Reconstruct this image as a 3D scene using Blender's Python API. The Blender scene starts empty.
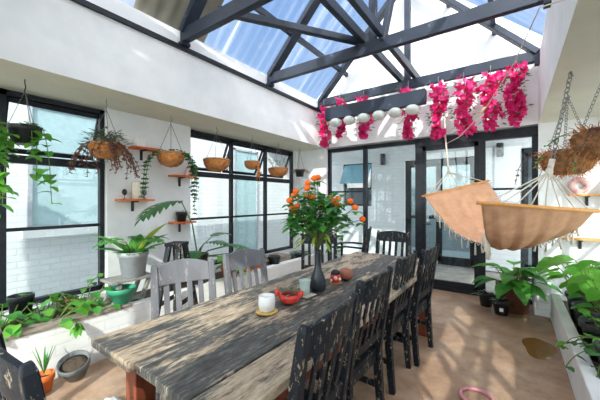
import bpy, math, random
from mathutils import Vector, Matrix
from math import sin, cos, pi, radians
sc = bpy.context.scene
COL = sc.collection
V = Vector

# ------------------------------------------------------------------ materials
def newmat(name):
    m = bpy.data.materials.new(name); m.use_nodes = True
    nt = m.node_tree; nt.nodes.clear()
    return m, nt
def N(nt, t, **k):
    n = nt.nodes.new(t)
    for a, v in k.items():
        if a in n.inputs: n.inputs[a].default_value = v
        else: setattr(n, a, v)
    return n
def c4(c): return (c[0], c[1], c[2], 1)
def ramp(nt, fac, stops):
    r = N(nt, 'ShaderNodeValToRGB')
    e = r.color_ramp.elements
    while len(e) < len(stops): e.new(0.5)
    for i, (p, c) in enumerate(stops): e[i].position = p; e[i].color = c4(c)
    nt.links.new(fac, r.inputs[0]); return r.outputs[0]
def coords(nt, sc_=(1, 1, 1)):
    t = N(nt, 'ShaderNodeTexCoord'); mp = N(nt, 'ShaderNodeMapping')
    mp.inputs['Scale'].default_value = sc_
    nt.links.new(t.outputs['Object'], mp.inputs[0]); return mp.outputs[0]
def noise(nt, co, s, d=4, rough=.6):
    n = N(nt, 'ShaderNodeTexNoise'); n.inputs['Scale'].default_value = s
    n.inputs['Detail'].default_value = d; n.inputs['Roughness'].default_value = rough
    nt.links.new(co, n.inputs['Vector']); return n.outputs['Fac']
def finish(nt, col, rough=.6, bump=None, bstr=.2, metal=0, spec=.4, sub=None, bdist=.01):
    b = N(nt, 'ShaderNodeBsdfPrincipled'); o = N(nt, 'ShaderNodeOutputMaterial')
    if hasattr(col, 'node'): nt.links.new(col, b.inputs['Base Color'])
    else: b.inputs['Base Color'].default_value = c4(col)
    if hasattr(rough, 'node'): nt.links.new(rough, b.inputs['Roughness'])
    else: b.inputs['Roughness'].default_value = rough
    b.inputs['Metallic'].default_value = metal
    b.inputs['Specular IOR Level'].default_value = spec
    if bump is not None:
        bp = N(nt, 'ShaderNodeBump'); bp.inputs['Strength'].default_value = bstr; bp.inputs['Distance'].default_value = bdist
        nt.links.new(bump, bp.inputs['Height']); nt.links.new(bp.outputs[0], b.inputs['Normal'])
    nt.links.new(b.outputs[0], o.inputs[0]); return b
def pm(name, c1, c2=None, s=10, rough=.6, bump=.15, st=(1, 1, 1), metal=0, spec=.4, lo=.35, hi=.65, d=4):
    m, nt = newmat(name); co = coords(nt, st); f = noise(nt, co, s, d)
    col = ramp(nt, f, [(lo, c1), (hi, c2 or [x * .8 for x in c1])])
    finish(nt, col, rough, f, bump, metal, spec); return m
def distressed(name, base, chip, wood, amt=.6, s=9, st=(1, 1, 1), rough=.5):
    m, nt = newmat(name); co = coords(nt, st)
    f = noise(nt, co, s, 7, .72); g = noise(nt, co, s * .45, 3)
    col = ramp(nt, f, [(amt - .02, base), (amt + .01, chip), (amt + .09, wood)])
    mixn = N(nt, 'ShaderNodeMixRGB', blend_type='MULTIPLY'); mixn.inputs[0].default_value = .5
    v = ramp(nt, g, [(.3, (.6, .6, .62)), (.7, (1.3, 1.3, 1.3))])
    nt.links.new(col, mixn.inputs[1]); nt.links.new(v, mixn.inputs[2])
    finish(nt, mixn.outputs[0], rough, f, .3, spec=.25); return m
def leafmat(name, c1, c2, s=6, trans=.35):
    m, nt = newmat(name); co = coords(nt); f = noise(nt, co, s, 3)
    col = ramp(nt, f, [(.35, c1), (.65, c2)])
    b = N(nt, 'ShaderNodeBsdfPrincipled'); b.inputs['Roughness'].default_value = .42
    t = N(nt, 'ShaderNodeBsdfTranslucent'); mx = N(nt, 'ShaderNodeMixShader'); o = N(nt, 'ShaderNodeOutputMaterial')
    mx.inputs[0].default_value = trans
    nt.links.new(col, b.inputs['Base Color']); nt.links.new(col, t.inputs[0])
    nt.links.new(b.outputs[0], mx.inputs[1]); nt.links.new(t.outputs[0], mx.inputs[2]); nt.links.new(mx.outputs[0], o.inputs[0])
    return m
def brick(name, axes, c1, c2, mortar, bs=.5):
    m, nt = newmat(name); t = N(nt, 'ShaderNodeTexCoord'); sp = N(nt, 'ShaderNodeSeparateXYZ'); cb = N(nt, 'ShaderNodeCombineXYZ')
    nt.links.new(t.outputs['Object'], sp.inputs[0])
    nt.links.new(sp.outputs[axes[0]], cb.inputs[0]); nt.links.new(sp.outputs[axes[1]], cb.inputs[1])
    b = N(nt, 'ShaderNodeTexBrick'); b.inputs['Scale'].default_value = 1
    b.inputs['Brick Width'].default_value = .23; b.inputs['Row Height'].default_value = .085; b.inputs['Mortar Size'].default_value = .008
    b.inputs['Mortar Smooth'].default_value = .4
    b.inputs['Color1'].default_value = c4(c1); b.inputs['Color2'].default_value = c4(c2); b.inputs['Mortar'].default_value = c4(mortar)
    nt.links.new(cb.outputs[0], b.inputs['Vector'])
    inv = N(nt, 'ShaderNodeMath', operation='SUBTRACT'); inv.inputs[0].default_value = 1
    nt.links.new(b.outputs['Fac'], inv.inputs[1])
    nz = noise(nt, t.outputs['Object'], 14, 4)
    ad = N(nt, 'ShaderNodeMath', operation='ADD'); nt.links.new(inv.outputs[0], ad.inputs[0]); nt.links.new(nz, ad.inputs[1])
    finish(nt, b.outputs[0], .75, ad.outputs[0], bs); return m
def glassmat(name, tint=(.93, .97, .97), refl=.07):
    m, nt = newmat(name); tr = N(nt, 'ShaderNodeBsdfTransparent'); tr.inputs[0].default_value = c4(tint)
    g = N(nt, 'ShaderNodeBsdfGlossy'); g.inputs['Roughness'].default_value = .02; g.inputs[0].default_value = (1, 1, 1, 1)
    lw = N(nt, 'ShaderNodeLayerWeight'); lw.inputs[0].default_value = .5
    pw = N(nt, 'ShaderNodeMath', operation='POWER'); pw.inputs[1].default_value = 4; nt.links.new(lw.outputs['Facing'], pw.inputs[0])
    fr = N(nt, 'ShaderNodeMath', operation='MULTIPLY_ADD'); fr.inputs[1].default_value = .5; fr.inputs[2].default_value = refl * .5; nt.links.new(pw.outputs[0], fr.inputs[0])
    mx = N(nt, 'ShaderNodeMixShader'); o = N(nt, 'ShaderNodeOutputMaterial')
    nt.links.new(fr.outputs[0], mx.inputs[0]); nt.links.new(tr.outputs[0], mx.inputs[1]); nt.links.new(g.outputs[0], mx.inputs[2]); nt.links.new(mx.outputs[0], o.inputs[0])
    return m

WHITE = pm('white_plaster', (.80, .81, .81), (.70, .715, .72), 2.5, .8, .12)
SOFFIT = pm('soffit_bounce_tint', (.74, .72, .60), (.68, .66, .54), 3, .8, .1)  # white soffit tinted warm for light bounced off the sunlit floor
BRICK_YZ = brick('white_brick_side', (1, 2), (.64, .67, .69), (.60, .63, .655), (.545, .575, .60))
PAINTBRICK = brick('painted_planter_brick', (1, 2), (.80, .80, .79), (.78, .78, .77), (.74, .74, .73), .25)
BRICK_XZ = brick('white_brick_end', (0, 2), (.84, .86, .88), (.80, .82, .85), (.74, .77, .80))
STEEL = pm('black_frame_paint', (.012, .015, .020), (.020, .024, .030), 20, .4, .05, spec=.25)
TRUSS = distressed('slate_steel', (.024, .033, .050), (.06, .075, .10), (.12, .14, .16), .66, 5, (1, 1, 1), .45)
GLASS = glassmat('clear_glass')
def plain(name, c, rough=.5, metal=0):
    m, nt = newmat(name); co = coords(nt); f = noise(nt, co, 12, 3)
    finish(nt, ramp(nt, f, [(.3, c), (.7, [x * .88 for x in c])]), rough, None, 0, metal); return m
TEAL_GLASS = plain('tinted_pane', (.34, .47, .50), .08)
DARK_GLASS = plain('dark_pane', (.10, .13, .15), .05)
BLUE_GLASS = plain('blue_awning_pane', (.25, .50, .62), .1)
BLACK = plain('black_plastic', (.02, .022, .026), .45)
DKBLUE = plain('blue_black_glaze', (.03, .036, .046), .3)
WIRE = plain('grey_wire', (.22, .22, .21), .5, .6)
CHAIN = plain('galvanised_chain', (.30, .31, .30), .4, .7)
SHELFWOOD = pm('orange_wood', (.72, .17, .035), (.60, .12, .025), 7, .5, .1, (1, 1, 8))
PINE = pm('pine_wood', (.72, .36, .10), (.60, .27, .07), 6, .5, .1, (8, 1, 8))
RAWWOOD = pm('weathered_plank', (.36, .30, .24), (.16, .13, .11), 6, .8, .4, (6, 1, 6))
GREYWOOD = distressed('grey_step_paint', (.27, .27, .25), (.14, .12, .10), (.40, .34, .28), .58, 8)
REDWOOD = pm('red_brown_timber', (.25, .065, .03), (.17, .04, .02), 5, .5, .1, (6, 6, 1))
CHAIRDARK = distressed('chipped_black_paint', (.010, .014, .020), (.36, .30, .22), (.30, .22, .14), .60, 38, (1, 1, .45))
CHAIRLIT = distressed('sunlit_chair_paint', (.155, .155, .17), (.34, .32, .30), (.07, .06, .06), .60, 22, (1, 1, .4), .6)  # dark chair paint recoloured to the grey it shows in sun
COIR = pm('coir_fibre', (.68, .27, .07), (.38, .13, .03), 22, .95, .9, (1, 1, 2))
DRYROOT = pm('dry_coir_clump', (.34, .17, .075), (.15, .07, .03), 24, .95, .9)
SOIL = pm('potting_soil', (.05, .035, .025), (.09, .065, .045), 40, .95, .8)
TERRA = pm('terracotta', (.52, .17, .06), (.42, .13, .05), 9, .75, .1)
BROWNPOT = pm('brown_plastic_pot', (.19, .07, .045), (.15, .055, .035), 6, .55, .05)
ORANGEPOT = pm('orange_clay', (.75, .19, .04), (.62, .15, .03), 9, .7, .1)
GREYPOT = pm('grey_pot', (.40, .43, .46), (.30, .32, .35), 7, .6, .1)
DGREYPOT = pm('dusty_grey_pot', (.10, .115, .125), (.20, .215, .22), 6, .75, .2)
GREENPOT = pm('green_plastic_bowl', (.035, .26, .15), (.05, .34, .2), 5, .4, .05)
WAX = plain('cream_wax', (.82, .76, .62), .45)
CERAM = plain('white_glaze', (.86, .86, .84), .25)
REDGL = plain('red_glaze', (.72, .06, .045), .3)
TEALGL = pm('pale_teal_glaze', (.42, .58, .56), (.60, .68, .62), 12, .4, .1)
CLAYBALL = pm('brown_clay', (.36, .14, .09), (.28, .1, .065), 14, .6, .3)
RAFFIA = pm('woven_raffia', (.66, .46, .15), (.5, .3, .08), 40, .9, .6)
FABRIC = pm('tan_canvas', (.66, .37, .22), (.56, .30, .17), 5, .9, .15, (2, 2, 2))
ROPE = pm('cotton_rope', (.70, .65, .56), (.58, .53, .45), 60, .9, .3)
PINK = pm('pink_glaze', (.72, .36, .33), (.78, .62, .58), 7, .35, .05)
PINKHOSE = plain('pink_rubber', (.66, .26, .32), .4)
OPAL = plain('opal_glass', (.62, .64, .60), .25)
MAGENTA = leafmat('bougainvillea_bract', (.72, .014, .17), (.85, .05, .30), 8, .35)
ORANGEFL = pm('orange_blossom', (.95, .19, .015), (.85, .12, .01), 30, .7, .4)
LEAF_D = leafmat('dark_green_leaf', (.025, .12, .03), (.045, .20, .045), 7, .25)
LEAF_M = leafmat('mid_green_leaf', (.055, .25, .035), (.10, .38, .06), 7, .35)
LEAF_B = leafmat('bright_green_leaf', (.10, .36, .035), (.20, .52, .07), 6, .45)
LEAF_Y = leafmat('yellow_green_leaf', (.28, .42, .03), (.42, .52, .06), 6, .45)
LEAF_G = leafmat('grey_green_leaf', (.13, .17, .10), (.22, .26, .16), 10, .3)
LEAF_R = leafmat('russet_leaf', (.22, .085, .06), (.34, .15, .11), 10, .3)
STEM = pm('green_stem', (.10, .18, .04), (.14, .15, .05), 10, .6, .1)
TWIG = pm('brown_stem', (.10, .065, .04), (.16, .1, .06), 20, .8, .3)
WETSPOT = plain('wet_stain', (.24, .11, .03), .08)

def floor_mat():
    m, nt = newmat('stained_concrete'); co = coords(nt)
    a = noise(nt, co, 1.3, 7, .68); b = noise(nt, co, 4, 9, .74)
    col = ramp(nt, a, [(.30, (.24, .145, .095)), (.45, (.37, .235, .155)), (.55, (.43, .29, .20)), (.72, (.56, .42, .32))])
    v = ramp(nt, b, [(.30, (.55, .50, .47)), (.5, (1, 1, 1)), (.70, (1.3, 1.28, 1.25))])
    mx = N(nt, 'ShaderNodeMixRGB', blend_type='MULTIPLY'); mx.inputs[0].default_value = 1
    nt.links.new(col, mx.inputs[1]); nt.links.new(v, mx.inputs[2])
    r = ramp(nt, b, [(.3, (.28,) * 3), (.7, (.55,) * 3)])
    finish(nt, mx.outputs[0], r, b, .08); return m
FLOORM = floor_mat()

def table_mat():
    m, nt = newmat('weathered_tabletop')
    t = N(nt, 'ShaderNodeTexCoord'); sp = N(nt, 'ShaderNodeSeparateXYZ'); nt.links.new(t.outputs['Object'], sp.inputs[0])
    q = N(nt, 'ShaderNodeMath', operation='MULTIPLY_ADD'); q.inputs[1].default_value = 1 / .188; q.inputs[2].default_value = 2.5
    nt.links.new(sp.outputs[0], q.inputs[0])
    fl = N(nt, 'ShaderNodeMath', operation='FLOOR'); nt.links.new(q.outputs[0], fl.inputs[0])
    wn = N(nt, 'ShaderNodeTexWhiteNoise', noise_dimensions='1D'); nt.links.new(fl.outputs[0], wn.inputs['W'])
    cb = N(nt, 'ShaderNodeCombineXYZ')
    mu = N(nt, 'ShaderNodeMath', operation='MULTIPLY_ADD'); mu.inputs[1].default_value = 7.0
    nt.links.new(wn.outputs[0], mu.inputs[0]); nt.links.new(sp.outputs[1], mu.inputs[2])
    nt.links.new(sp.outputs[0], cb.inputs[0]); nt.links.new(mu.outputs[0], cb.inputs[1]); nt.links.new(sp.outputs[2], cb.inputs[2])
    def mp(s):
        k = N(nt, 'ShaderNodeMapping'); k.inputs['Scale'].default_value = s; nt.links.new(cb.outputs[0], k.inputs[0]); return k.outputs[0]
    grain = noise(nt, mp((34, 5.5, 8)), 2.2, 9, .74)
    big = noise(nt, mp((4.5, 1.3, 1)), 1.5, 7, .70)
    streak = noise(nt, mp((18, 1.3, 4)), 2.0, 5, .6)
    wood = ramp(nt, grain, [(.32, (.12, .08, .055)), (.42, (.30, .22, .15)), (.55, (.46, .37, .27)), (.70, (.62, .53, .41))])
    paint = ramp(nt, grain, [(.36, (.020, .022, .025)), (.52, (.055, .062, .066)), (.70, (.20, .21, .195))])
    a = N(nt, 'ShaderNodeMath', operation='MULTIPLY_ADD'); a.inputs[1].default_value = .30; nt.links.new(streak, a.inputs[0]); nt.links.new(big, a.inputs[2])
    b = N(nt, 'ShaderNodeMath', operation='MULTIPLY_ADD'); b.inputs[1].default_value = .14; nt.links.new(wn.outputs[0], b.inputs[0]); nt.links.new(a.outputs[0], b.inputs[2])
    c = N(nt, 'ShaderNodeMath', operation='MULTIPLY_ADD'); c.inputs[1].default_value = -.30; nt.links.new(grain, c.inputs[0]); nt.links.new(b.outputs[0], c.inputs[2])
    mask = ramp(nt, c.outputs[0], [(.512, (0, 0, 0)), (.592, (.92, .92, .92))])
    mx = N(nt, 'ShaderNodeMixRGB'); nt.links.new(mask, mx.inputs[0]); nt.links.new(wood, mx.inputs[1]); nt.links.new(paint, mx.inputs[2])
    finish(nt, mx.outputs[0], .6, grain, .5); return m
TABLEM = table_mat()

def sheet_mat(name, tint, milky, milkf):
    m, nt = newmat(name)
    tr = N(nt, 'ShaderNodeBsdfTransparent'); tr.inputs[0].default_value = c4(tint)
    tl = N(nt, 'ShaderNodeBsdfTranslucent'); tl.inputs[0].default_value = c4(milky)
    co = coords(nt, (.12, 3.0, .12)); f = noise(nt, co, 1.6, 4, .6)
    fac = ramp(nt, f, [(.40, (milkf,) * 3), (.60, (milkf + .06,) * 3), (.68, (milkf + .34,) * 3)])
    mx = N(nt, 'ShaderNodeMixShader'); g = N(nt, 'ShaderNodeBsdfGlossy'); g.inputs['Roughness'].default_value = .12
    m2 = N(nt, 'ShaderNodeMixShader'); m2.inputs[0].default_value = .04; o = N(nt, 'ShaderNodeOutputMaterial')
    nt.links.new(fac, mx.inputs[0]); nt.links.new(tr.outputs[0], mx.inputs[1]); nt.links.new(tl.outputs[0], mx.inputs[2])
    nt.links.new(mx.outputs[0], m2.inputs[1]); nt.links.new(g.outputs[0], m2.inputs[2]); nt.links.new(m2.outputs[0], o.inputs[0])
    return m
CLEARSHEET = sheet_mat('clear_corrugated_sheet', (.95, .97, 1.0), (.85, .9, .95), .04)
BROWNSHEET = pm('brown_corrugated_sheet', (.27, .255, .20), (.21, .20, .16), 4, .6, .1)

# ------------------------------------------------------------------ mesh builder
class MB:
    def __init__(s): s.v = []; s.f = []; s.mi = []; s.sm = []; s.cur = 0
    def add(s, vs, fs, smooth=False):
        o = len(s.v); s.v += [tuple(p) for p in vs]
        for f in fs: s.f.append([o + i for i in f]); s.mi.append(s.cur); s.sm.append(smooth)
        return s
    def box(s, a, b, M=None):
        vs = [V((x, y, z)) for x in (a[0], b[0]) for y in (a[1], b[1]) for z in (a[2], b[2])]
        if M: vs = [M @ p for p in vs]
        return s.add(vs, [(0, 1, 3, 2), (4, 6, 7, 5), (0, 4, 5, 1), (2, 3, 7, 6), (0, 2, 6, 4), (1, 5, 7, 3)])
    def bar(s, p, q, w, h, up=(0, 0, 1)):
        p, q = V(p), V(q); d = (q - p).normalized(); u = V(up)
        if abs(d.dot(u)) > .99: u = V((0, 1, 0))
        r = d.cross(u).normalized(); u = r.cross(d)
        vs = [P + r * (w / 2 * a) + u * (h / 2 * b) for P in (p, q) for a, b in ((-1, -1), (1, -1), (1, 1), (-1, 1))]
        return s.add(vs, [(0, 3, 2, 1), (4, 5, 6, 7), (0, 1, 5, 4), (1, 2, 6, 5), (2, 3, 7, 6), (3, 0, 4, 7)])
    def path(s, pts, ws, hs, up):       # rectangular section swept along points
        pts = [V(p) for p in pts]; n = len(pts); vs = []; fs = []
        for i, p in enumerate(pts):
            d = (pts[min(i + 1, n - 1)] - pts[max(i - 1, 0)]).normalized(); r = d.cross(V(up)).normalized(); u = r.cross(d)
            w = ws[i] if isinstance(ws, (list, tuple)) else ws; h = hs[i] if isinstance(hs, (list, tuple)) else hs
            vs += [p + r * (w / 2 * a) + u * (h / 2 * b) for a, b in ((-1, -1), (1, -1), (1, 1), (-1, 1))]
        for i in range(n - 1):
            for k in range(4): a, b = i * 4 + k, i * 4 + (k + 1) % 4; fs.append((a, b, b + 4, a + 4))
        fs += [(3, 2, 1, 0), tuple(4 * (n - 1) + k for k in range(4))]
        return s.add(vs, fs)
    def tube(s, pts, r, seg=6, cap=True):
        pts = [V(p) for p in pts]; n = len(pts); vs = []; fs = []
        prev = None
        for i, p in enumerate(pts):
            d = (pts[min(i + 1, n - 1)] - pts[max(i - 1, 0)])
            d = d.normalized() if d.length > 1e-9 else V((0, 0, 1))
            if prev is None: a = d.orthogonal().normalized()
            else:
                a = prev - d * prev.dot(d)
                a = a.normalized() if a.length > 1e-6 else d.orthogonal().normalized()
            prev = a; b = d.cross(a); R = r[i] if isinstance(r, (list, tuple)) else r
            vs += [p + a * (R * cos(2 * pi * k / seg)) + b * (R * sin(2 * pi * k / seg)) for k in range(seg)]
        for i in range(n - 1):
            for k in range(seg): fs.append((i * seg + k, i * seg + (k + 1) % seg, (i + 1) * seg + (k + 1) % seg, (i + 1) * seg + k))
        if cap: fs += [tuple(reversed(range(seg))), tuple((n - 1) * seg + k for k in range(seg))]
        return s.add(vs, fs, True)
    def lathe(s, prof, c=(0, 0, 0), seg=24, M=None, wob=0, wn=12):
        vs = []; fs = []
        for r, z in prof:
            for k in range(seg):
                a = 2 * pi * k / seg; R = r * (1 + wob * sin(wn * a))
                p = V((R * cos(a), R * sin(a), z)); p = (M @ p) if M else p
                vs.append(p + V(c))
        for i in range(len(prof) - 1):
            for k in range(seg): fs.append((i * seg + k, i * seg + (k + 1) % seg, (i + 1) * seg + (k + 1) % seg, (i + 1) * seg + k))
        if prof[0][0] > 1e-4: fs.append(tuple(reversed(range(seg))))
        if prof[-1][0] > 1e-4: fs.append(tuple((len(prof) - 1) * seg + k for k in range(seg)))
        return s.add(vs, fs, True)
    def ball(s, c, r, seg=10, rings=6, sq=(1, 1, 1), rnd=0, rg=None):
        vs = []; fs = []
        for i in range(rings + 1):
            th = pi * i / rings
            for k in range(seg):
                a = 2 * pi * k / seg; R = r * (1 + (rg.uniform(-rnd, rnd) if rnd else 0))
                vs.append(V(c) + V((R * sin(th) * cos(a) * sq[0], R * sin(th) * sin(a) * sq[1], R * cos(th) * sq[2])))
        for i in range(rings):
            for k in range(seg): fs.append((i * seg + k, (i + 1) * seg + k, (i + 1) * seg + (k + 1) % seg, i * seg + (k + 1) % seg))
        return s.add(vs, fs, True)
    def torus(s, c, R, r, ax=(0, 0, 1), seg=20, ts=6, sx=1.0, xdir=None):
        ax = V(ax).normalized(); a = V(xdir).normalized() if xdir else ax.orthogonal().normalized(); b = ax.cross(a)
        pts = [V(c) + a * (R * sx * cos(2 * pi * k / seg)) + b * (R * sin(2 * pi * k / seg)) for k in range(seg + 1)]
        return s.tube(pts, r, ts, False)
    def leaf(s, base, d, L, W, droop=.3, shape='oval', fold=.25, n=6, up=(0, 0, 1)):
        # blade with real curl: two halves folded along the midrib
        d = V(d).normalized(); u = V(up)
        r = d.cross(u)
        r = r.normalized() if r.length > 1e-3 else V((1, 0, 0)); nn = r.cross(d).normalized()
        p = V(base); vs = []; fs = []; step = L / n; dd = d.copy()
        for i in range(n + 1):
            t = i / n
            if shape == 'oval': w = sin(pi * min(.97, t ** .75 + .03)) ** .8
            elif shape == 'heart': w = (1.15 * (1 - t) ** .55 * min(1, .62 + t * 1.8)) if t < 1 else .02
            elif shape == 'round': w = max(.05, math.sqrt(max(0, 1 - (2 * t - 1) ** 2)) ** .8)
            elif shape == 'lance': w = max(.03, (sin(pi * min(1, t * .9 + .08))) ** 1.2)
            else: w = 1 - t * .8
            w *= W / 2
            nn = r.cross(dd).normalized()
            vs += [p - r * w + nn * (w * fold), p.copy(), p + r * w + nn * (w * fold)]
            p = p + dd * step
            dd = (dd + V((0, 0, -1)) * (droop / n)).normalized()
        for i in range(n):
            a = i * 3; fs += [(a, a + 1, a + 4, a + 3), (a + 1, a + 2, a + 5, a + 4)]
        return s.add(vs, fs, True)
    def fan(s, base, d, L, W, lobes=6, droop=.6, up=(0, 0, 1)):
        # split philodendron / monstera blade: midrib with separate fingers each side
        d = V(d).normalized(); u = V(up); r = d.cross(u)
        r = r.normalized() if r.length > 1e-3 else V((1, 0, 0))
        p = V(base); dd = d.copy(); n = lobes; step = L / n
        for i in range(n):
            t = (i + .3) / n; nn = r.cross(dd).normalized()
            w = W / 2 * sin(pi * min(.95, t * .8 + .18)) ** .7
            q = p + dd * step
            dn = (dd + V((0, 0, -1)) * (droop / n)).normalized()
            s.add([p - r * (w * .3), p + r * (w * .3), q + r * (w * .26), q - r * (w * .26)], [(0, 1, 2, 3)], True)
            for sg in (-1, 1):
                s.leaf(p + dd * step * .2 + r * (sg * w * .1), r * sg + dd * .6 + nn * .08, w * 1.1, step * 1.0, .5, 'lance', .08, 4, nn)
            p = q; dd = dn
        s.leaf(p - dd * step * .3, dd, step * 1.6, step * .9, .4, 'lance', .1, 4)
        return s
    def soft(s, ax, lim, m=.14, o=0):
        # leaves press back softly where a wall or pane stands at lim
        sg = 1 if lim > 0 else -1; L = abs(lim)
        for i, p in enumerate(s.v):
            q = list(p); x = q[ax] * sg
            if x > L - m: q[ax] = sg * (L - m + m * math.tanh((x - L + m) / m)); s.v[i] = tuple(q)
        return s
    def mesh(s, name, mats):
        me = bpy.data.meshes.new(name); me.from_pydata(s.v, [], s.f)
        for m in (mats if isinstance(mats, (list, tuple)) else [mats]): me.materials.append(m)
        me.polygons.foreach_set('material_index', s.mi); me.polygons.foreach_set('use_smooth', s.sm); me.update()
        return me
    def build(s, name, mats, parent=None, bevel=0, loc=None, label=None, kind=None):
        o = bpy.data.objects.new(name, s.mesh(name, mats)); COL.objects.link(o)
        if parent: o.parent = parent
        if loc: o.location = loc
        if label: o['label'] = label
        if kind: o['kind'] = kind
        if bevel:
            b = o.modifiers.new('edge', 'BEVEL'); b.width = bevel; b.segments = 2; b.limit_method = 'ANGLE'
        return o
def thing(name, label, cat, loc=(0, 0, 0), rz=0, group=None):
    o = bpy.data.objects.new(name, None); COL.objects.link(o); o.empty_display_size = .1
    o.location = loc; o.rotation_euler = (0, 0, rz); o['label'] = label; o['category'] = cat
    if group: o['group'] = group
    return o
def tag(o, label, cat, group=None, kind=None):
    o['label'] = label; o['category'] = cat
    if group: o['group'] = group
    if kind: o['kind'] = kind
    return o
def struct(o): o['kind'] = 'structure'; return o
def sempty(name):
    o = bpy.data.objects.new(name, None); COL.objects.link(o); o['kind'] = 'structure'; return o
def dup(root, loc, rz=0, label=None):
    r = root.copy(); COL.objects.link(r); r.location = loc; r.rotation_euler = (0, 0, rz)
    if label: r['label'] = label
    for ch in list(root.children):
        c = ch.copy(); COL.objects.link(c); c.parent = r
        for g in list(ch.children):
            e = g.copy(); COL.objects.link(e); e.parent = c
    return r

# ------------------------------------------------------------------ room dimensions
XL, XR = -2.95, .26          # faces of the roof well
WL, WR = -3.6, .91           # window walls
YB, YF = 5.0, -1.6
ZS = 2.4                     # soffit
EAVE, RIDGE, XM = 3.25, 4.92, -1.345

# floor
struct(MB().box((WL - .2, YF - .2, -.12), (WR + .2, YB + .3, 0)).build('floor', FLOORM))
struct(MB().box((-5.4, YB + .3, -.14), (3, 7.2, -.02)).build('floor_courtyard', pm('courtyard_paving', (.40, .37, .33), (.27, .25, .23), 5, .8, .2)))
struct(MB().box((-9, YF - 8, -.16), (7, YF - .2, -.03)).build('floor_garden', pm('garden_paving', (.42, .40, .36), (.32, .31, .28), 5, .8, .2)))
struct(MB().box((-5.4, YF - .2, -.14), (WL - .2, YB + .3, -.02)).build('floor_alley', pm('alley_paving', (.45, .44, .42), (.36, .35, .33), 5, .8, .2)))

# left wall: pieces round two windows
L1a, L1b = -.98, 1.44
L2a, L2b = 2.47, 4.90
wl = MB()
for (a, b, z0, z1) in [(YF, L1a, 0, ZS), (L1a, L1b, 0, .40), (L1b, L2a, 0, ZS), (L2a, L2b, 0, .40), (L2b, YB + .2, 0, ZS)]:
    wl.box((WL - .18, a, z0), (WL, b, z1))
struct(wl.build('wall_left', WHITE))
wr = MB()
for (a, b, z0, z1) in [(YF, L1a, 0, ZS), (L1a, L1b, 0, 1.2), (L1b, 2.30, 0, ZS), (2.30, L2b, 0, .40), (L2b, YB + .2, 0, ZS)]:
    wr.box((WR, a, z0), (WR + .18, b, z1))
struct(wr.build('wall_right', WHITE))
# back wall with a wide opening, the gable above it
wb = MB()
wb.box((WL, YB, 0), (XL, YB + .2, ZS)).box((XR, YB, 0), (WR, YB + .2, ZS))
wb.box((WL - .18, YB, ZS), (WR + .18, YB + .2, EAVE))
wb.add([(XL - .35, YB, EAVE), (XR + .35, YB, EAVE), (XM, YB, RIDGE + .1), (XL - .35, YB + .2, EAVE), (XR + .35, YB + .2, EAVE), (XM, YB + .2, RIDGE + .1)],
       [(0, 1, 2), (3, 5, 4), (0, 2, 5, 3), (1, 4, 5, 2)])
struct(wb.build('wall_back', WHITE))
wf = MB().box((WL - .18, YF - .2, 0), (XL, YF, EAVE)).box((XR, YF - .2, 0), (WR + .18, YF, EAVE)).box((XL, YF - .2, 3.2), (XR, YF, EAVE))
wf.add([(XL - .35, YF, EAVE), (XR + .35, YF, EAVE), (XM, YF, RIDGE), (XL - .35, YF - .2, EAVE), (XR + .35, YF - .2, EAVE), (XM, YF - .2, RIDGE)],
       [(0, 1, 2), (3, 5, 4), (0, 2, 5, 3), (1, 4, 5, 2)])
struct(wf.build('wall_front', WHITE))
def soffit_faces(o):
    for f in o.data.polygons:
        if f.normal.z < -.9 and f.center.z < ZS + .01: f.material_index = 1
    return o
# lowered side ceilings (their faces make the roof well)
ce = MB()
ce.box((WL - .3, YF, ZS), (XL, YB, 2.66)).box((XL - .16, YF, 2.66), (XL - .02, YB, 3.05)).box((XL - .16, YF, 3.05), (XL - .03, YB, EAVE))
struct(soffit_faces(ce.build('ceiling_left', [WHITE, SOFFIT])))
cr = MB()
cr.box((XR, YF, ZS), (WR + .3, YB, 2.56)).box((XR, YF, 2.56), (XR + .16, YB, EAVE))
struct(soffit_faces(cr.build('ceiling_right', [WHITE, SOFFIT])))
struct(MB().box((XL - .03, YF, 3.04), (XL + .012, YB, 3.085)).build('trim_1', STEEL))

# corrugated roof, sheets side by side
def roof_side(sg, y0, y1, m, name):
    b = MB(); n = max(2, int((y1 - y0) / .019)); xe = (XL - .12) if sg < 0 else (XR + .12)
    ze = EAVE + .03; vs = []; fs = []
    for i in range(n + 1):
        y = y0 + (y1 - y0) * i / n; h = .018 * sin(2 * pi * y / .152)
        vs += [(xe, y, ze + h), (XM, y, RIDGE + .12 + h)]
    for i in range(n): fs.append((2 * i, 2 * i + 1, 2 * i + 3, 2 * i + 2))
    b.add(vs, fs, True); o = b.build(name, m); return struct(o)
roof_side(-1, YF - .2, .55, BROWNSHEET, 'roof_sheet_left')
roof_side(-1, .55, 1.45, CLEARSHEET, 'roof_sheet_left.001')
roof_side(-1, 1.45, 2.28, BROWNSHEET, 'roof_sheet_left.002')
roof_side(-1, 2.28, 5.2, CLEARSHEET, 'roof_sheet_left.003')
roof_side(1, YF - .2, .55, BROWNSHEET, 'roof_sheet_right')
roof_side(1, .55, 5.2, CLEARSHEET, 'roof_sheet_right.001')
struct(MB().box((XM - .12, YF - .2, RIDGE + .13), (XM + .12, 5.2, RIDGE + .16)).build('roof_ridge_cap', BROWNSHEET))

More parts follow.
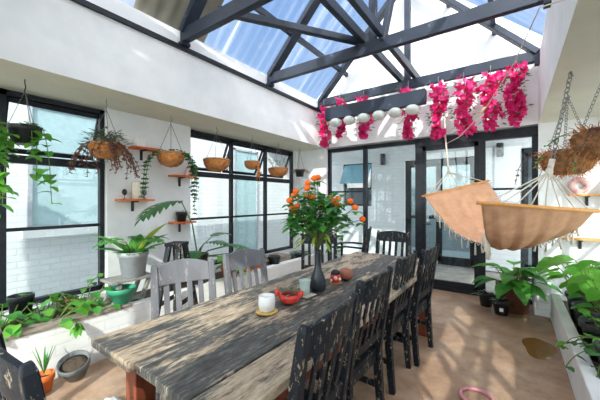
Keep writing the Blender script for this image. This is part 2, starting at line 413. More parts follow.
# ------------------------------------------------------------------ roof trusses
def truss(y, label):
    t = thing('roof_truss', label, 'roof truss', (XM, y, 3.12), 0, 'steel trusses under the clear roof')
    hw = (XR - XL) / 2
    MB().box((-hw - .02, -.035, 0), (hw + .02, .035, .14)).build('bottom_chord', TRUSS, t, .006)
    for s in (-1, 1):
        MB().bar((s * (hw - .02), 0, .11), (s * .0, 0, RIDGE - 3.12 - .06), .07, .13, (0, 1, 0)).build('rafter', TRUSS, t, .006)
    if abs(y - 3.36) < .1: MB().bar((.12, 0, .10), (.36, 0, 1.25), .055, .09, (0, 1, 0)).build('web_bar', TRUSS, t, .005)
    MB().box((-.045, -.03, .14), (.045, .03, RIDGE - 3.12 - .12)).build('king_post', TRUSS, t, .005)
    for s in (-1, 1):
        MB().box((s * hw - .05, -.05, -.035), (s * hw + .05, .05, 0)).build('bearing_plate', TRUSS, t)
truss(1.94, 'dark slate steel roof truss nearest, under the brown roof sheet')
truss(3.36, 'dark slate steel roof truss in the middle of the three')
truss(4.76, 'dark slate steel roof truss in front of white gable wall')
for i, x in enumerate((-.115, .105)):
    tag(MB().box((XM + x - .03, YF, 3.262), (XM + x + .03, YB - .01, 3.37)).build('ridge_tie_beam', TRUSS, bevel=.005),
        ['slim dark steel beam along room centre, left of the pair on the trusses', 'slim dark steel beam along room centre, right of the pair on the trusses'][i], 'beam')
for s, f, lab in ((-1, .28, 'low dark purlin under left roof slope'), (-1, .66, 'high dark purlin under left roof slope'), (1, .30, 'low grey purlin under right roof slope'), (1, .66, 'high grey purlin under right roof slope')):
    xe = XL if s < 0 else XR; x = xe + (XM - xe) * f; z = EAVE + (RIDGE - EAVE) * f - .02
    tag(MB().bar((x, YF, z), (x, YB - .01, z), .05, .07).build('roof_purlin', TRUSS), lab, 'purlin')
tag(MB().bar((-2.42, 1.97, 3.30), (-1.52, 3.34, 3.30), .07, .07).build('diagonal_brace', TRUSS, bevel=.004), 'dark diagonal brace between nearest and middle trusses', 'brace')
tag(MB().bar((-1.20, .55, 3.30), (-.3, 1.90, 3.30), .07, .07).build('diagonal_brace', TRUSS, bevel=.004), 'dark diagonal brace before the nearest truss', 'brace')

# ------------------------------------------------------------------ windows in the long walls
def side_window(name, x, y0, y1, n, sg, open_ang=24, z0=.42):
    """x: inner wall face; sg -1 means outside lies towards -x"""
    w = sempty(name); w.location = (x + sg * .10, y0, 0); W = y1 - y0; z1, zt, zm = 2.385, 1.775, 1.13
    d = .03
    f = MB()
    f.box((-d, 0, z0), (d, W, z0 + .05)).box((-d, 0, z1 - .05), (d, W, z1)).box((-d - .006, 0, zt - .04), (d + .006, W, zt + .035))
    for i in range(n + 1):
        y = min(max(W * i / n, .022), W - .022)
        f.box((-d, y - .022, z0), (d, y + .022, z1))
    f.build('window_frame', STEEL, w)
    if z0 < zm: MB().box((-.016, 0, zm - .016), (.016, W, zm + .016)).build('glazing_bar', STEEL, w)
    for i in range(n):
        a, b = W * i / n + .022, W * (i + 1) / n - .022
        MB().box((-.003, a, z0 + .05), (.003, b, zt - .04)).build('pane', GLASS, w)
        s = MB(); h = z1 - zt - .085; t = .045
        s.box((-.015, a, -t), (.015, b, 0)).box((-.015, a, -h), (.015, b, -h + t)).box((-.015, a, -h), (.015, a + t * .6, 0)).box((-.015, b - t * .6, -h), (.015, b, 0))
        so = s.build('awning_sash', STEEL, w); so.location = (sg * .02, 0, z1 - .05); so.rotation_euler = (0, -sg * radians(open_ang), 0)
        g = MB().box((-.003, a + .02, -h + .02), (.003, b - .02, -.02)).build('pane', GLASS, so)
        k = MB(); k.bar((0, a + .05, -h + .02), (-sg * .05, a + .05, -h + .09), .012, .012); k.build('stay_handle', STEEL, so)
    return w
side_window('window_1', WL, L1a, L1b, 3, -1)
side_window('window_2', WL, L2a, L2b, 3, -1)
side_window('window_3', WR, L1a, L1b, 3, 1, 24, 1.22)  # unseen; sill and wall below set high to narrow the sun on the floor
side_window('window_4', WR, 2.30, L2b, 3, 1)

w8 = sempty('window_8'); w8.location = (0, YF - .1, 0)
f = MB()
for k in range(5): x = XL + .03 + (XR - XL - .06) * k / 4; f.box((x - .03, -.03, 0), (x + .03, .03, 3.2))
f.box((XL, -.03, 3.14), (XR, .03, 3.2)).box((XL, -.03, 0), (XR, .03, .06)).build('window_frame', STEEL, w8)
MB().box((XL + .04, -.003, .05), (XR - .04, .003, 3.16)).build('pane', GLASS, w8)
# glazed wall at the back
dw = sempty('door_1'); dw.location = (0, YB + .10, 0)
f = MB(); d = .035; zt = 2.385
for (a, b) in [(XL, XL + .055), (-2.22, -2.15), (-1.31, -1.20), (-.425, -.335), (.195, XR)]:
    f.box((a, -d, 0), (b, d, zt))
f.box((XL, -d, zt - .07), (XR, d, zt)).box((-1.31, -d - .01, zt - .13), (XR, d + .01, zt))
f.box((XL, -d, 0), (XR, d, .055))
f.build('door_frame', STEEL, dw, .004)
MB().box((XL, -.02, 1.54), (-2.18, .02, 1.57)).box((-.38, -.02, 1.54), (.2, .02, 1.57)).build('glazing_bar', STEEL, dw)
for (a, b, nm) in [(XL + .05, -2.2, 'pane'), (-2.17, -1.29, 'pane'), (-.35, .2, 'pane')]:
    MB().box((a, -.003, .05), (b, .003, zt - .05)).build(nm, GLASS, dw)
lf = MB(); a, b = -1.2, -.425
lf.box((a, -.025, .055), (a + .05, .025, 2.26)).box((b - .05, -.025, .055), (b, .025, 2.26)).box((a, -.025, .055), (b, .025, .15)).box((a, -.025, 2.19), (b, .025, 2.26))
lo = lf.build('door_leaf', STEEL, dw); MB().box((a + .04, -.003, .14), (b - .04, .003, 2.2)).build('pane', GLASS, lo)
hd = MB().tube([(a + .03, -.03, 1.02), (a + .03, -.07, 1.02), (a + .14, -.07, 1.02)], .009, 8).build('handle', STEEL, lo)

# ------------------------------------------------------------------ outside: neighbouring walls and courtyard
XN = -5.25
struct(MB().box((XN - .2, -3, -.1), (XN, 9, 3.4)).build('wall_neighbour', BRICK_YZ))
def ext_window(name, x, y0, y1, z0, z1, m, sill=True):
    w = sempty(name); w.location = (x, y0, 0); W = y1 - y0
    f = MB(); f.box((.0, 0, z0), (.05, .05, z1)).box((0, W - .05, z0), (.05, W, z1)).box((0, 0, z1 - .05), (.05, W, z1)).box((0, 0, z0), (.05, W, z0 + .05))
    f.build('window_frame', GREYPOT, w)
    MB().box((.01, .05, z0 + .05), (.02, W - .05, z1 - .05)).build('pane', m, w)
    if sill: MB().box((0, -.06, z0 - .1), (.12, W + .06, z0)).build('sill', WHITE, w)
ext_window('window_5', XN, 1.13, 2.3, 1.0, 2.7, TEAL_GLASS)
ext_window('window_6', XN, 4.7, 5.5, .1, 2.6, TEAL_GLASS, False)
# courtyard wall beyond the glazed doors
wc = MB(); Y2 = 7.0
for (a, b, z0, z1) in [(-5.3, -3.62, 0, 3.0), (-3.62, -2.84, 0, 1.25), (-3.62, -2.84, 2.32, 3.0), (-2.84, -2.05, 0, 3.0), (-2.05, -.62, 2.3, 3.0), (-.62, .10, 0, 3.0), (.10, .75, 2.38, 3.0), (.75, 3, 0, 3.0)]:
    wc.box((a, Y2, z0), (b, Y2 + .3, z1))
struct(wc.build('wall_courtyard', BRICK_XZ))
struct(MB().box((-5.3, 5.75, 2.72), (3, 7.4, 2.86)).build('ceiling_eave', WHITE))
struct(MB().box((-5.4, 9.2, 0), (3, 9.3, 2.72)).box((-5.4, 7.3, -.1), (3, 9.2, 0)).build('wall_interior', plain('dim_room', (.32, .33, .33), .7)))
def court_door(name, x0, x1, z1, nleaf, m):
    w = sempty(name); w.location = (x0, Y2 + .12, 0); W = x1 - x0
    f = MB(); f.box((0, -.03, 0), (.06, .03, z1)).box((W - .06, -.03, 0), (W, .03, z1)).box((0, -.03, z1 - .08), (W, .03, z1)).box((0, -.03, 0), (W, .03, .05))
    f.build('door_frame', STEEL, w)
    for i in range(nleaf):
        a, b = .06 + (W - .12) * i / nleaf, .06 + (W - .12) * (i + 1) / nleaf
        l = MB(); l.box((a, -.025, .05), (a + .06, .025, z1 - .08)).box((b - .06, -.025, .05), (b, .025, z1 - .08)).box((a, -.025, .05), (b, .025, .18)).box((a, -.025, z1 - .16), (b, .025, z1 - .08)).box((a, -.02, .98), (b, .02, 1.05))
        lo = l.build('door_leaf', STEEL, w)
        MB().box((a + .05, -.004, .15), (b - .05, .004, z1 - .12)).build('pane', m, lo)
        if i == 0: MB().tube([(b - .03, -.03, 1.0), (b - .03, -.07, 1.0), (b - .13, -.07, 1.0)], .009, 8).build('handle', STEEL, lo)
court_door('door_2', -2.05, -.62, 2.3, 2, glassmat('door_glass', (.75, .85, .88)))
court_door('door_3', .10, .75, 2.38, 1, DARK_GLASS)
w = sempty('window_7'); w.location = (-3.62, Y2 + .1, 1.25)
MB().box((0, -.03, 0), (.05, .03, 1.07)).box((.73, -.03, 0), (.78, .03, 1.07)).box((0, -.03, 1.02), (.78, .03, 1.07)).box((0, -.03, 0), (.78, .03, .05)).box((0, -.03, .42), (.78, .03, .46)).build('window_frame', STEEL, w)
MB().box((.05, -.004, .05), (.73, .004, .42)).build('pane', DARK_GLASS, w)
so = MB().box((.03, -.012, -.56), (.75, .012, 0)).build('awning_sash', BLUE_GLASS, w); so.location = (0, -.04, 1.04); so.rotation_euler = (radians(-32), 0, 0)
def wall_lamp(x, z, label):
    t = thing('wall_lamp', label, 'wall lamp', (x, Y2, z), 0)
    MB().box((-.03, -.04, -.05), (.03, 0, .05)).build('bracket', BLACK, t)
    MB().lathe([(.055, -.13), (.06, -.125), (.06, .125), (.055, .13)], (0, -.10, 0), 16).build('lamp_body', BLACK, t)
wall_lamp(-2.52, 2.36, 'small black wall lamp on courtyard brick left of glass door')
wall_lamp(-.22, 2.36, 'small black wall lamp on courtyard brick right of the double glass door')

# ------------------------------------------------------------------ built-in planters
pl = thing('raised_planter', 'long white brick planter under the left windows', 'planter', (XL, 0, 0))
MB().box((-.10, YF + .01, 0), (0.02, 4.98, .40)).build('planter_wall', PAINTBRICK, pl)
MB().box((-.12, YF + .01, .40), (.03, 1.38, .425)).build('timber_edging', RAWWOOD, pl, label='weathered timber edging')
MB().box((WL - XL + .02, YF + .01, .05), (-.10, 4.98, .33)).build('soil', SOIL, pl, label='dark soil')
pr = thing('raised_planter', 'low white curb planter along the right wall', 'planter', (.35, 0, 0))
MB().box((0, YF + .01, 0), (.085, 4.6, .30)).build('planter_wall', WHITE, pr, .008)
MB().box((.085, YF + .01, .02), (WR - .35 - .01, 4.98, .14)).build('soil', SOIL, pr, label='dark soil')
tag(MB().box((.20, 4.62, 0), (.36, 4.99, .52)).build('plinth_block', BRICK_XZ, bevel=.01), 'white painted block at the far end of the right planter', 'plinth')

# ------------------------------------------------------------------ dining table
tb = thing('dining_table', 'long weathered plank dining table with peeling dark paint', 'table', (-1.13, 2.0, 0))
tt = MB(); rg = random.Random(4); pw = .188
for i in range(5):
    x0 = -.47 + i * pw; e0 = rg.uniform(-.012, .012); e1 = rg.uniform(-.012, .012)
    tt.box((x0 + .0025, -1.425 + e0, .72 + rg.uniform(-.002, .002)), (x0 + pw - .0025, 1.46 + e1, .76 + rg.uniform(-.003, .002)))
tt.build('tabletop', TABLEM, tb, .005)
MB().box((-.40, -1.30, .62), (-.37, 1.34, .72)).box((.37, -1.30, .62), (.40, 1.34, .72)).box((-.4, -1.30, .62), (.4, -1.27, .72)).box((-.4, 1.31, .62), (.4, 1.34, .72)).build('apron', REDWOOD, tb, label='red-brown apron')
for sx in (-1, 1):
    for y in (-1.25, 1.29):
        MB().box((sx * .37 - .05, y - .05, 0), (sx * .37 + .05, y + .05, .72)).build('leg', REDWOOD, tb, .006, label='red-brown square leg')

# ------------------------------------------------------------------ chairs
def make_chair(label, mat, loc, rz, nsl=4, arch=.02, arms=False, hw=.205):
    t = thing('dining_chair', label, 'chair', loc, rz, 'slat-back chairs round the table')
    def yb(z): return -.20 - (.0 if z < .45 else (z - .45) * .155) - (.03 * (1 - z / .45) ** 1.5 if z < .45 else 0)
    zs = [0, .15, .3, .45, .6, .8, .96, .985]
    for s in (-1, 1):
        MB().path([(s * hw, yb(z), z) for z in zs], [.042] * 6 + [.036, .022], [.04, .045, .05, .052, .046, .042, .036, .024], (0, 1, 0)).build('back_post', mat, t, .004)
        MB().path([(s * .20, .19, 0), (s * .20, .19, .2), (s * .20, .19, .43)], [.034, .038, .045], [.034, .038, .045], (0, 1, 0)).build('front_leg', mat, t, .004)
    # curved crest rail
    b = MB(); n = 10; vs = []; fs = []
    for i in range(n + 1):
        u = -1 + 2 * i / n; x = u * (hw - .02); bow = -.025 * (1 - u * u); top = .965 + arch * (1 - u * u)
        for z, dy in ((.845, .011), (top, .009), (top, -.012), (.845, -.012)): vs.append((x, yb(z) + dy + bow, z))
    for i in range(n):
        for k in range(4): a, c = i * 4 + k, i * 4 + (k + 1) % 4; fs.append((a, c, c + 4, a + 4))
    fs += [(3, 2, 1, 0), tuple(n * 4 + k for k in range(4))]
    b.add(vs, fs).build('crest_rail', mat, t, .003)
    MB().box((-hw, yb(.56) - .012, .535), (hw, yb(.56) + .012, .585)).build('lower_rail', mat, t, .003)
    for i in range(nsl):
        x = -hw + 2 * hw * (i + 1) / (nsl + 1)
        MB().path([(x, yb(.56), .56), (x, yb(.70) - .012, .70), (x, yb(.86) - .02, .86)], .034, .011, (0, 1, 0)).build('back_slat', mat, t, .002)
    st = MB(); st.add([(-.21, -.2, .43), (.21, -.2, .43), (.225, .215, .43), (-.225, .215, .43), (-.21, -.2, .46), (.21, -.2, .46), (.225, .215, .462), (-.225, .215, .462)],
                      [(3, 2, 1, 0), (4, 5, 6, 7), (0, 1, 5, 4), (1, 2, 6, 5), (2, 3, 7, 6), (3, 0, 4, 7)])
    st.build('seat', mat, t, .008)
    MB().box((-.2, .175, .37), (.2, .195, .43)).box((-.2, -.2, .37), (.2, -.18, .43)).box((-.205, -.19, .37), (-.188, .19, .43)).box((.188, -.19, .37), (.205, .19, .43)).build('seat_frame', mat, t)
    for s in (-1, 1): MB().box((s * .2 - .012, -.2, .20), (s * .2 + .012, .19, .235)).build('stretcher', mat, t, .003)
    MB().box((-.2, -.012, .205), (.2, .012, .23)).build('stretcher', mat, t, .003)
    if arms:
        for s in (-1, 1):
            MB().path([(s * .215, -.24, .70), (s * .23, 0, .715), (s * .23, .22, .70)], .05, .022, (0, 0, 1)).build('armrest', mat, t, .004)
            MB().box((s * .225 - .016, .165, .46), (s * .225 + .016, .2, .70)).build('arm_post', mat, t, .003)
    return t
Q = pi / 2
cA = make_chair('chipped black slat-back chair nearest the camera on the right table side', CHAIRDARK, (-.855, 1.02, 0), Q + .03)
dup(cA, (-.92, 1.66, 0), Q - .03, 'chipped black slat-back chair second along the right table side')
dup(cA, (-.945, 2.36, 0), Q, 'chipped black slat-back chair third along the right table side')
dup(cA, (-.885, 2.86, 0), Q - .06, 'chipped black slat-back chair farthest along the right table side')
dup(cA, (-1.31, 3.70, 0), pi, 'dark slat-back chair at the far table end against white wall')
dup(cA, (-1.215, .50, 0), 0, 'worn dark chair at the near table end cut by picture corner')
dup(cA, (-1.86, 3.02, 0), radians(-55) - Q, 'dark chair turned askew behind the tall black vase')
cF = make_chair('dark slat-back chair tinted sunlit grey in full sun on the left table side', CHAIRLIT, (-1.56, 1.104, 0), radians(-110), 4, .03, False, .185)
dup(cF, (-1.52, 1.71, 0), radians(-96), 'dark slat-back chair tinted sunlit grey half in shade beside the monstera')
make_chair('dark armchair standing sideways by the glass wall', CHAIRDARK, (-2.05, 4.20, 0), Q + .25, 4, .02, True)

# ------------------------------------------------------------------ pots
def pot_profile(r, h, tp=.75, lip=.012):
    return [(r * tp * .9, 0), (r * tp, .004), (r * .97, h - .045), (r * 1.05, h - .043), (r * 1.07, h - .004), (r * 1.05, h), (r * .95, h), (r * .93, h - .04)]
def pot(parent, r, h, mat, tp=.75, soil=True, name='pot', square=False):
    b = MB(); b.lathe(pot_profile(r, h, tp), seg=4 if square else 26); o = b.build(name, mat, parent)
    if square: o.rotation_euler = (0, 0, pi / 4)
    if soil: MB().lathe([(r * .8, h - .06), (r * .93, h - .038), (r * .5, h - .028), (.0001, h - .024)], seg=20).build('soil', SOIL, parent)
    return o
def sprout(rg, b, c, n, L, W, spread, shape='oval', droop=.6, rise=(.2, .9), stalk=None, zc=.0, fold=.25, rad=.03, tilt=-.1):
    """leaves on curved stalks from a centre"""
    for i in range(n):
        a = 2 * pi * (i + rg.uniform(-.4, .4)) / n * 1.618; e = rg.uniform(*rise)
        d = V((cos(a) * cos(e), sin(a) * cos(e), sin(e)))
        p0 = V(c) + V((cos(a), sin(a), 0)) * rg.uniform(0, rad)
        s = spread * rg.uniform(.45, 1.1)
        p1 = p0 + d * s * .6; p2 = p0 + d * s + V((0, 0, -.06 * s))
        if stalk: stalk.tube([p0, p1, p2], [.006, .005, .003], 5)
        h_ = V((d.x, d.y, 0)).normalized(); h_ = h_ if h_.length > .1 else V((1, 0, 0)); dl = V((h_.x, h_.y, tilt + rg.uniform(-.25, .25))) if tilt < -.2 else V((d.x, d.y, d.z * .35 - .1))
        l = L * rg.uniform(.75, 1.15)
        b.leaf(p2, dl, l, W * l / L, droop, shape, fold)
def vine(rg, b, st, p, length, nl, L, W, sway=.05, shape='oval', out=None, step=.05):
    pts = [V(p)]; d = V(out) if out else V((0, 0, -1)); q = V(p)
    n = max(3, int(length / step))
    for i in range(n):
        d = (d + V((rg.uniform(-1, 1) * sway, rg.uniform(-1, 1) * sway, -.35))).normalized(); q = q + d * step; pts.append(q.copy())
    if st: st.tube(pts, .0032, 5)
    for i in range(nl):
        k = rg.randrange(1, len(pts)); a = rg.uniform(0, 2 * pi)
        b.leaf(pts[k], (cos(a), sin(a), rg.uniform(-.7, .2)), L * rg.uniform(.7, 1.2), W * rg.uniform(.7, 1.2), .6, shape, .2, 4)

# hanging baskets ---------------------------------------------------
def basket_core(t, r, h, top, nw=3, mat=COIR, hook=True, wob=.045, loz=0):
    """t: Empty at basket centre of rim; top: height of the hook above it"""
    MB().lathe([(.001, -h), (r * .45, -h * .96), (r * .78, -h * .72), (r * .95, -h * .38), (r, -.01), (r * 1.03, .012), (r * .97, .02), (r * .9, -.01), (r * .6, -.03), (.001, -.03)], seg=36, wob=wob, wn=14).build('coir_liner', mat, t)
    w = MB(); w.torus((0, 0, 0), r * 1.02, .004, (0, 0, 1), 28)
    w.torus((0, 0, -h * .6), r * .9, .003, (0, 0, 1), 24)
    for k in range(8):
        a = 2 * pi * k / 8; w.tube([(r * 1.03 * cos(a), r * 1.03 * sin(a), 0), (r * .98 * cos(a), r * .98 * sin(a), -h * .4), (r * .76 * cos(a), r * .76 * sin(a), -h * .8), (0, 0, -h - .006)], .0025, 4)
    w.build('wire_frame', WIRE, t)
    w = MB()
    for k in range(nw):
        a = 2 * pi * k / nw + .5; w.tube([(r * cos(a), r * sin(a), 0), (0, 0, top - .1)], .0028, 4)
    w.build('hanging_wire', WIRE, t)
    k = MB(); k.tube([(0, 0, top), (0, 0, top - .03)] + [(.018 * sin(a), 0, top - .055 + .018 * cos(a) * -1 * -1) for a in [0, .8, 1.6, 2.4, 3.2, 4.0]] + [(0, 0, top - .1)], .003, 5)
    k.build('hook', WIRE, t)
def bkt(label, x, y, z): return thing('hanging_basket', label, 'hanging basket', (x, y, z), 0, 'baskets hung from the left soffit')
rg = random.Random(11)
XB = -3.3
# 1: black pot of pothos
t = thing('hanging_planter', 'black hanging pot of trailing heart-leaved pothos at left window', 'hanging planter', (XB, .70, 1.86))
MB().lathe(pot_profile(.105, .15, .8), seg=22).build('pot', BLACK, t)
MB().lathe([(.09, .11), (.001, .125)], seg=16).build('soil', SOIL, t)
w = MB()
for a in (.4, 2.5, 4.6): w.tube([(.10 * cos(a), .10 * sin(a), .15), (0, 0, .44)], .003, 4)
w.build('hanging_wire', WIRE, t)
MB().tube([(0, 0, .54), (0, 0, .50), (.018, 0, .485), (.02, 0, .465), (0, 0, .45), (-.012, 0, .44)], .0045, 6).build('hook', BLACK, t)
b, st = MB(), MB()
for (dx, dy, ln, nl) in [(.05, -.17, .72, 26), (.10, -.12, .66, 22), (.06, .10, .66, 16), (.02, -.14, .62, 17), (.08, -.16, .50, 13), (.05, .05, .48, 12), (.09, .02, .30, 7), (-.05, -.12, .35, 9), (.0, -.2, .25, 8)]:
    vine(rg, b, st, (dx, dy, .15), ln, nl, .095, .085, .05, 'heart', (dx * .8, dy * .8, -.25))
sprout(rg, b, (0, 0, .13), 9, .08, .07, .1, 'heart', .5, (.1, .8), st)
b.build('foliage', LEAF_B, t); st.build('stem', STEM, t)
# 2: bushy russet basket
t = bkt('coir basket with bushy grey-green top and russet trailing leaves', XB, 1.31, 1.94)
basket_core(t, .155, .13, .46)
b, r2, st = MB(), MB(), MB()
for i in range(420):
    a = rg.uniform(0, 2 * pi); e = rg.uniform(-.1, 1.2); s = rg.uniform(.05, .21)
    p = V((cos(a) * cos(e) * s, sin(a) * cos(e) * s, sin(e) * s * .8)); b.leaf(p, (cos(a), sin(a), rg.uniform(-.2, .7)), .06, .022, .5, 'lance', .1, 3)
for i in range(40):
    a = rg.uniform(0, 2 * pi); vine(rg, r2, st, (.15 * cos(a), .15 * sin(a), .02), rg.uniform(.16, .42), 22, .036, .022, .2, 'oval', (cos(a) * .5, sin(a) * .5, -.1))
b.build('foliage', LEAF_G, t); r2.build('trailing_foliage', LEAF_R, t, label='russet trailing foliage'); st.build('stem', TWIG, t)
# 3: strings of small leaves
t = bkt('coir basket with long trailing strings of small round leaves', XB, 2.0, 1.94)
basket_core(t, .15, .15, .46)
b, st = MB(), MB()
for (a, ln, n) in [(-1.5, .62, 44), (-1.35, .50, 30), (-1.65, .30, 16), (1.5, .80, 60), (1.3, .62, 46), (1.75, .55, 40), (1.0, .42, 30), (.6, .3, 22), (1.6, .3, 26), (.2, .2, 14)]:
    vine(rg, b, st, (.15 * cos(a), .15 * sin(a), .03), ln, int(n * 1.7), .036, .034, .10, 'round', (cos(a) * .4, sin(a) * .4, .1))
for i in range(60):
    a = rg.uniform(0, 2 * pi); r = .15 * math.sqrt(rg.random()); b.leaf((r * cos(a), r * sin(a), .03), (cos(a), sin(a), rg.uniform(.1, .8)), .03, .028, .5, 'round', .1, 3)
b.build('foliage', LEAF_D, t); st.build('stem', STEM, t)
# 4
t = bkt('wide empty coir basket first along the far left window', XB, 2.67, 1.94)
basket_core(t, .17, .15, .46)
# 5
t = bkt('small coir basket with a brown root trailing down', XB, 3.35, 1.98)
basket_core(t, .115, .11, .42)
b = MB(); 
for i in range(5): b.tube([(.09 + .01 * i, .03 - .01 * i, -.04), (.12, .05 - .012 * i, -.14), (.10 + rg.uniform(-.03, .03), .05 - .012 * i, -.28 + rg.uniform(-.04, .04))], [.012, .01, .004], 5)
b.build('dangling_root', COIR, t)
# 6
t = bkt('coir basket with thin upright sprigs by the window end', XB, 3.98, 1.93)
basket_core(t, .165, .13, .47)
b, st = MB(), MB()
for i in range(11):
    a = rg.uniform(0, 2 * pi); p = V((.08 * cos(a), .08 * sin(a), 0)); q = p + V((.12 * cos(a), .12 * sin(a), rg.uniform(.12, .24)))
    st.tube([p, (p + q) / 2 + V((0, 0, .03)), q], .002, 4)
    for k in range(5): b.leaf(p.lerp(q, rg.uniform(.4, 1)), (rg.uniform(-1, 1), rg.uniform(-1, 1), .3), .03, .02, .3, 'oval', .1, 3)
b.build('foliage', LEAF_G, t); st.build('stem', TWIG, t)
# 7
t = thing('hanging_planter', 'small dark hanging pot with dry wispy plant in the room corner', 'hanging planter', (XB, 4.62, 1.84))
MB().lathe(pot_profile(.085, .13, .8), seg=20).build('pot', BLACK, t)
w = MB()
for a in (.4, 2.5, 4.6): w.tube([(.08 * cos(a), .08 * sin(a), .13), (0, 0, .5)], .0028, 4)
w.tube([(0, 0, .5), (0, 0, .56)], .003, 4); w.build('hanging_wire', WIRE, t)
b = MB()
for i in range(26):
    a = rg.uniform(0, 2 * pi); vine(rg, b, None, (.05 * cos(a), .05 * sin(a), .13), rg.uniform(.1, .2), 6, .035, .02, .3, 'oval', (cos(a), sin(a), .6), .03)
b.build('foliage', LEAF_R, t)

# chains ------------------------------------------------------------
def chain_into(b, p, q, L=.036, sag=0):
    p, q = V(p), V(q); n = max(2, int((q - p).length / (L * .8))); d = (q - p).normalized(); a = d.orthogonal().normalized(); c2 = d.cross(a)
    for i in range(n):
        t = (i + .5) / n; c = p.lerp(q, t) + V((0, 0, -sag * 4 * t * (1 - t)))
        b.torus(c, L * .33, L * .085, a if i % 2 else c2, 8, 4, 1.55, d)
    return b
# right-hand coir baskets
def big_basket(label, x, y, z, r, seed, hook=None):
    rg = random.Random(seed)
    t = thing('hanging_basket', label, 'hanging basket', (x, y, z), 0, 'large coir baskets hung on chains at right')
    MB().lathe([(.001, -.17), (r * .5, -.165), (r * .82, -.12), (r * .97, -.05), (r, .0), (r * .9, .03), (r * .5, .06), (.001, .07)], seg=40, wob=.06, wn=11).build('coir_liner', DRYROOT, t)
    b = MB()
    for i in range(420):
        a = rg.uniform(0, 2 * pi); e = rg.uniform(-1.3, 1.0); p = V((r * .96 * cos(a) * cos(e), r * .96 * sin(a) * cos(e), .16 * sin(e) if e < 0 else .07 * sin(e)))
        d = V((cos(a) * cos(e), sin(a) * cos(e), sin(e)))
        q = p + d * rg.uniform(.02, .06) + V((rg.uniform(-.03, .03), rg.uniform(-.03, .03), rg.uniform(-.05, .03)))
        b.tube([p - d * .02, (p + q) / 2 + V((rg.uniform(-.015, .015),) * 3), q], [.004, .003, .0015], 3, False)
    b.build('coir_fibres', COIR, t, kind='stuff')
    g, rr, st = MB(), MB(), MB()
    for i in range(9):
        a = rg.uniform(0, 2 * pi); vine(rg, g if i % 3 else rr, st, (r * .9 * cos(a), r * .9 * sin(a), .04), rg.uniform(.15, .42), 12, .04, .024, .2, 'oval', (cos(a), sin(a), .3))
    g.build('trailing_foliage', LEAF_M, t); rr.build('russet_foliage', LEAF_R, t); st.build('stem', TWIG, t)
    c = MB(); top = 2.4 - z
    for k in range(3):
        a = 2 * pi * k / 3 + .3; chain_into(c, (r * .95 * cos(a), r * .95 * sin(a), .02), (0, 0, top - .06), .034)
    c.build('chain', CHAIN, t)
    MB().tube([(0, 0, top), (0, 0, top - .04), (.015, 0, top - .055), (0, 0, top - .07)], .005, 6).build('hook', CHAIN, t)
big_basket('ragged coir basket on chains above the pink ornament, further back', .40, 3.66, 1.80, .20, 3)
big_basket('ragged coir basket on chains at the right picture edge', .55, 3.10, 1.87, .19, 7)

# ------------------------------------------------------------------ wall shelves
def shelf(label, x, y, z, w, d, axis, mat, grp, br=.14):
    t = thing('wall_shelf', label, 'shelf', (x, y, z), 0, grp)
    if axis == 'x':      # on left wall, sticks out to +x
        MB().box((0, -w / 2, -.022), (d, w / 2, 0)).build('shelf_board', mat, t, .003)
        MB().box((0, -.014, -br), (.014, .014, -.022)).box((0, -.012, -.036), (d * .8, .012, -.022)).build('bracket', BLACK, t)
    else:                # on back wall, sticks out to -y
        MB().box((-w / 2, -d, -.022), (w / 2, 0, 0)).build('shelf_board', mat, t, .003)
        MB().box((-.014, -.014, -br), (.014, 0, -.022)).box((-.012, -d * .8, -.036), (.012, 0, -.022)).build('bracket', BLACK, t)
    return t
gs = 'orange shelves on the left pier'
shelf('orange wooden shelf high on the pier beside the russet basket', WL, 1.80, 2.01, .30, .16, 'x', SHELFWOOD, gs)
shelf('orange wooden shelf holding the cream candle', WL, 1.70, 1.41, .38, .15, 'x', SHELFWOOD, gs)
shelf('orange wooden shelf behind the trailing round-leaf strings', WL, 2.30, 1.72, .32, .15, 'x', SHELFWOOD, gs)
shelf('orange wooden shelf holding the small black plant pot', WL, 2.30, 1.12, .32, .15, 'x', SHELFWOOD, gs)
gr = 'pine shelves on the back wall at right'
shelf('pine shelf carrying the pink ornament', .72, YB, 1.47, .34, .16, 'y', PINE, gr)
shelf('empty pine shelf low on the sunlit wall', .66, YB, .94, .36, .16, 'y', PINE, gr)
tag(MB().box((-.05, -.05, 0), (.05, .05, .09)).build('white_block', CERAM, loc=(WL + .08, 1.74, 2.01), bevel=.006), 'small white cube on the highest orange shelf', 'ornament')
tag(MB().lathe([(.045, 0), (.05, .004), (.05, .19), (.046, .196), (.02, .19), (.004, .19), (.003, .205), (.001, .206)], seg=22).build('pillar_candle', WAX, loc=(WL + .08, 1.71, 1.41)), 'thick cream pillar candle on orange shelf', 'candle')
for y, lab in ((1.58, 'small dark bud ornament left of the cream candle'), (1.80, 'small grey bud ornament right of the cream candle')):
    t = thing('bud_ornament', lab, 'ornament', (WL + .08, y, 1.41))
    MB().lathe([(.022, 0), (.022, .005), (.003, .008), (.003, .05)], seg=12).build('stand', BLACK, t)
    MB().ball((0, 0, .078), .026, 12, 8, (1, 1, 1.4)).build('bud', DGREYPOT if y > 1.7 else BLACK, t)
t = thing('potted_plant', 'small black pot on the lower orange shelf', 'potted plant', (WL + .08, 2.28, 1.12))
pot(t, .068, .125, BLACK); b = MB(); sprout(random.Random(2), b, (0, 0, .1), 8, .05, .03, .06, 'oval', .5); b.build('foliage', LEAF_D, t)
tag(MB().lathe([(.035, 0), (.05, .02), (.03, .1), (.012, .15), (.001, .155)], seg=14).build('pink_figurine', PINK, loc=(WL + .08, 2.38, 1.72)), 'small pink figurine on shelf behind the trailing strings', 'ornament')
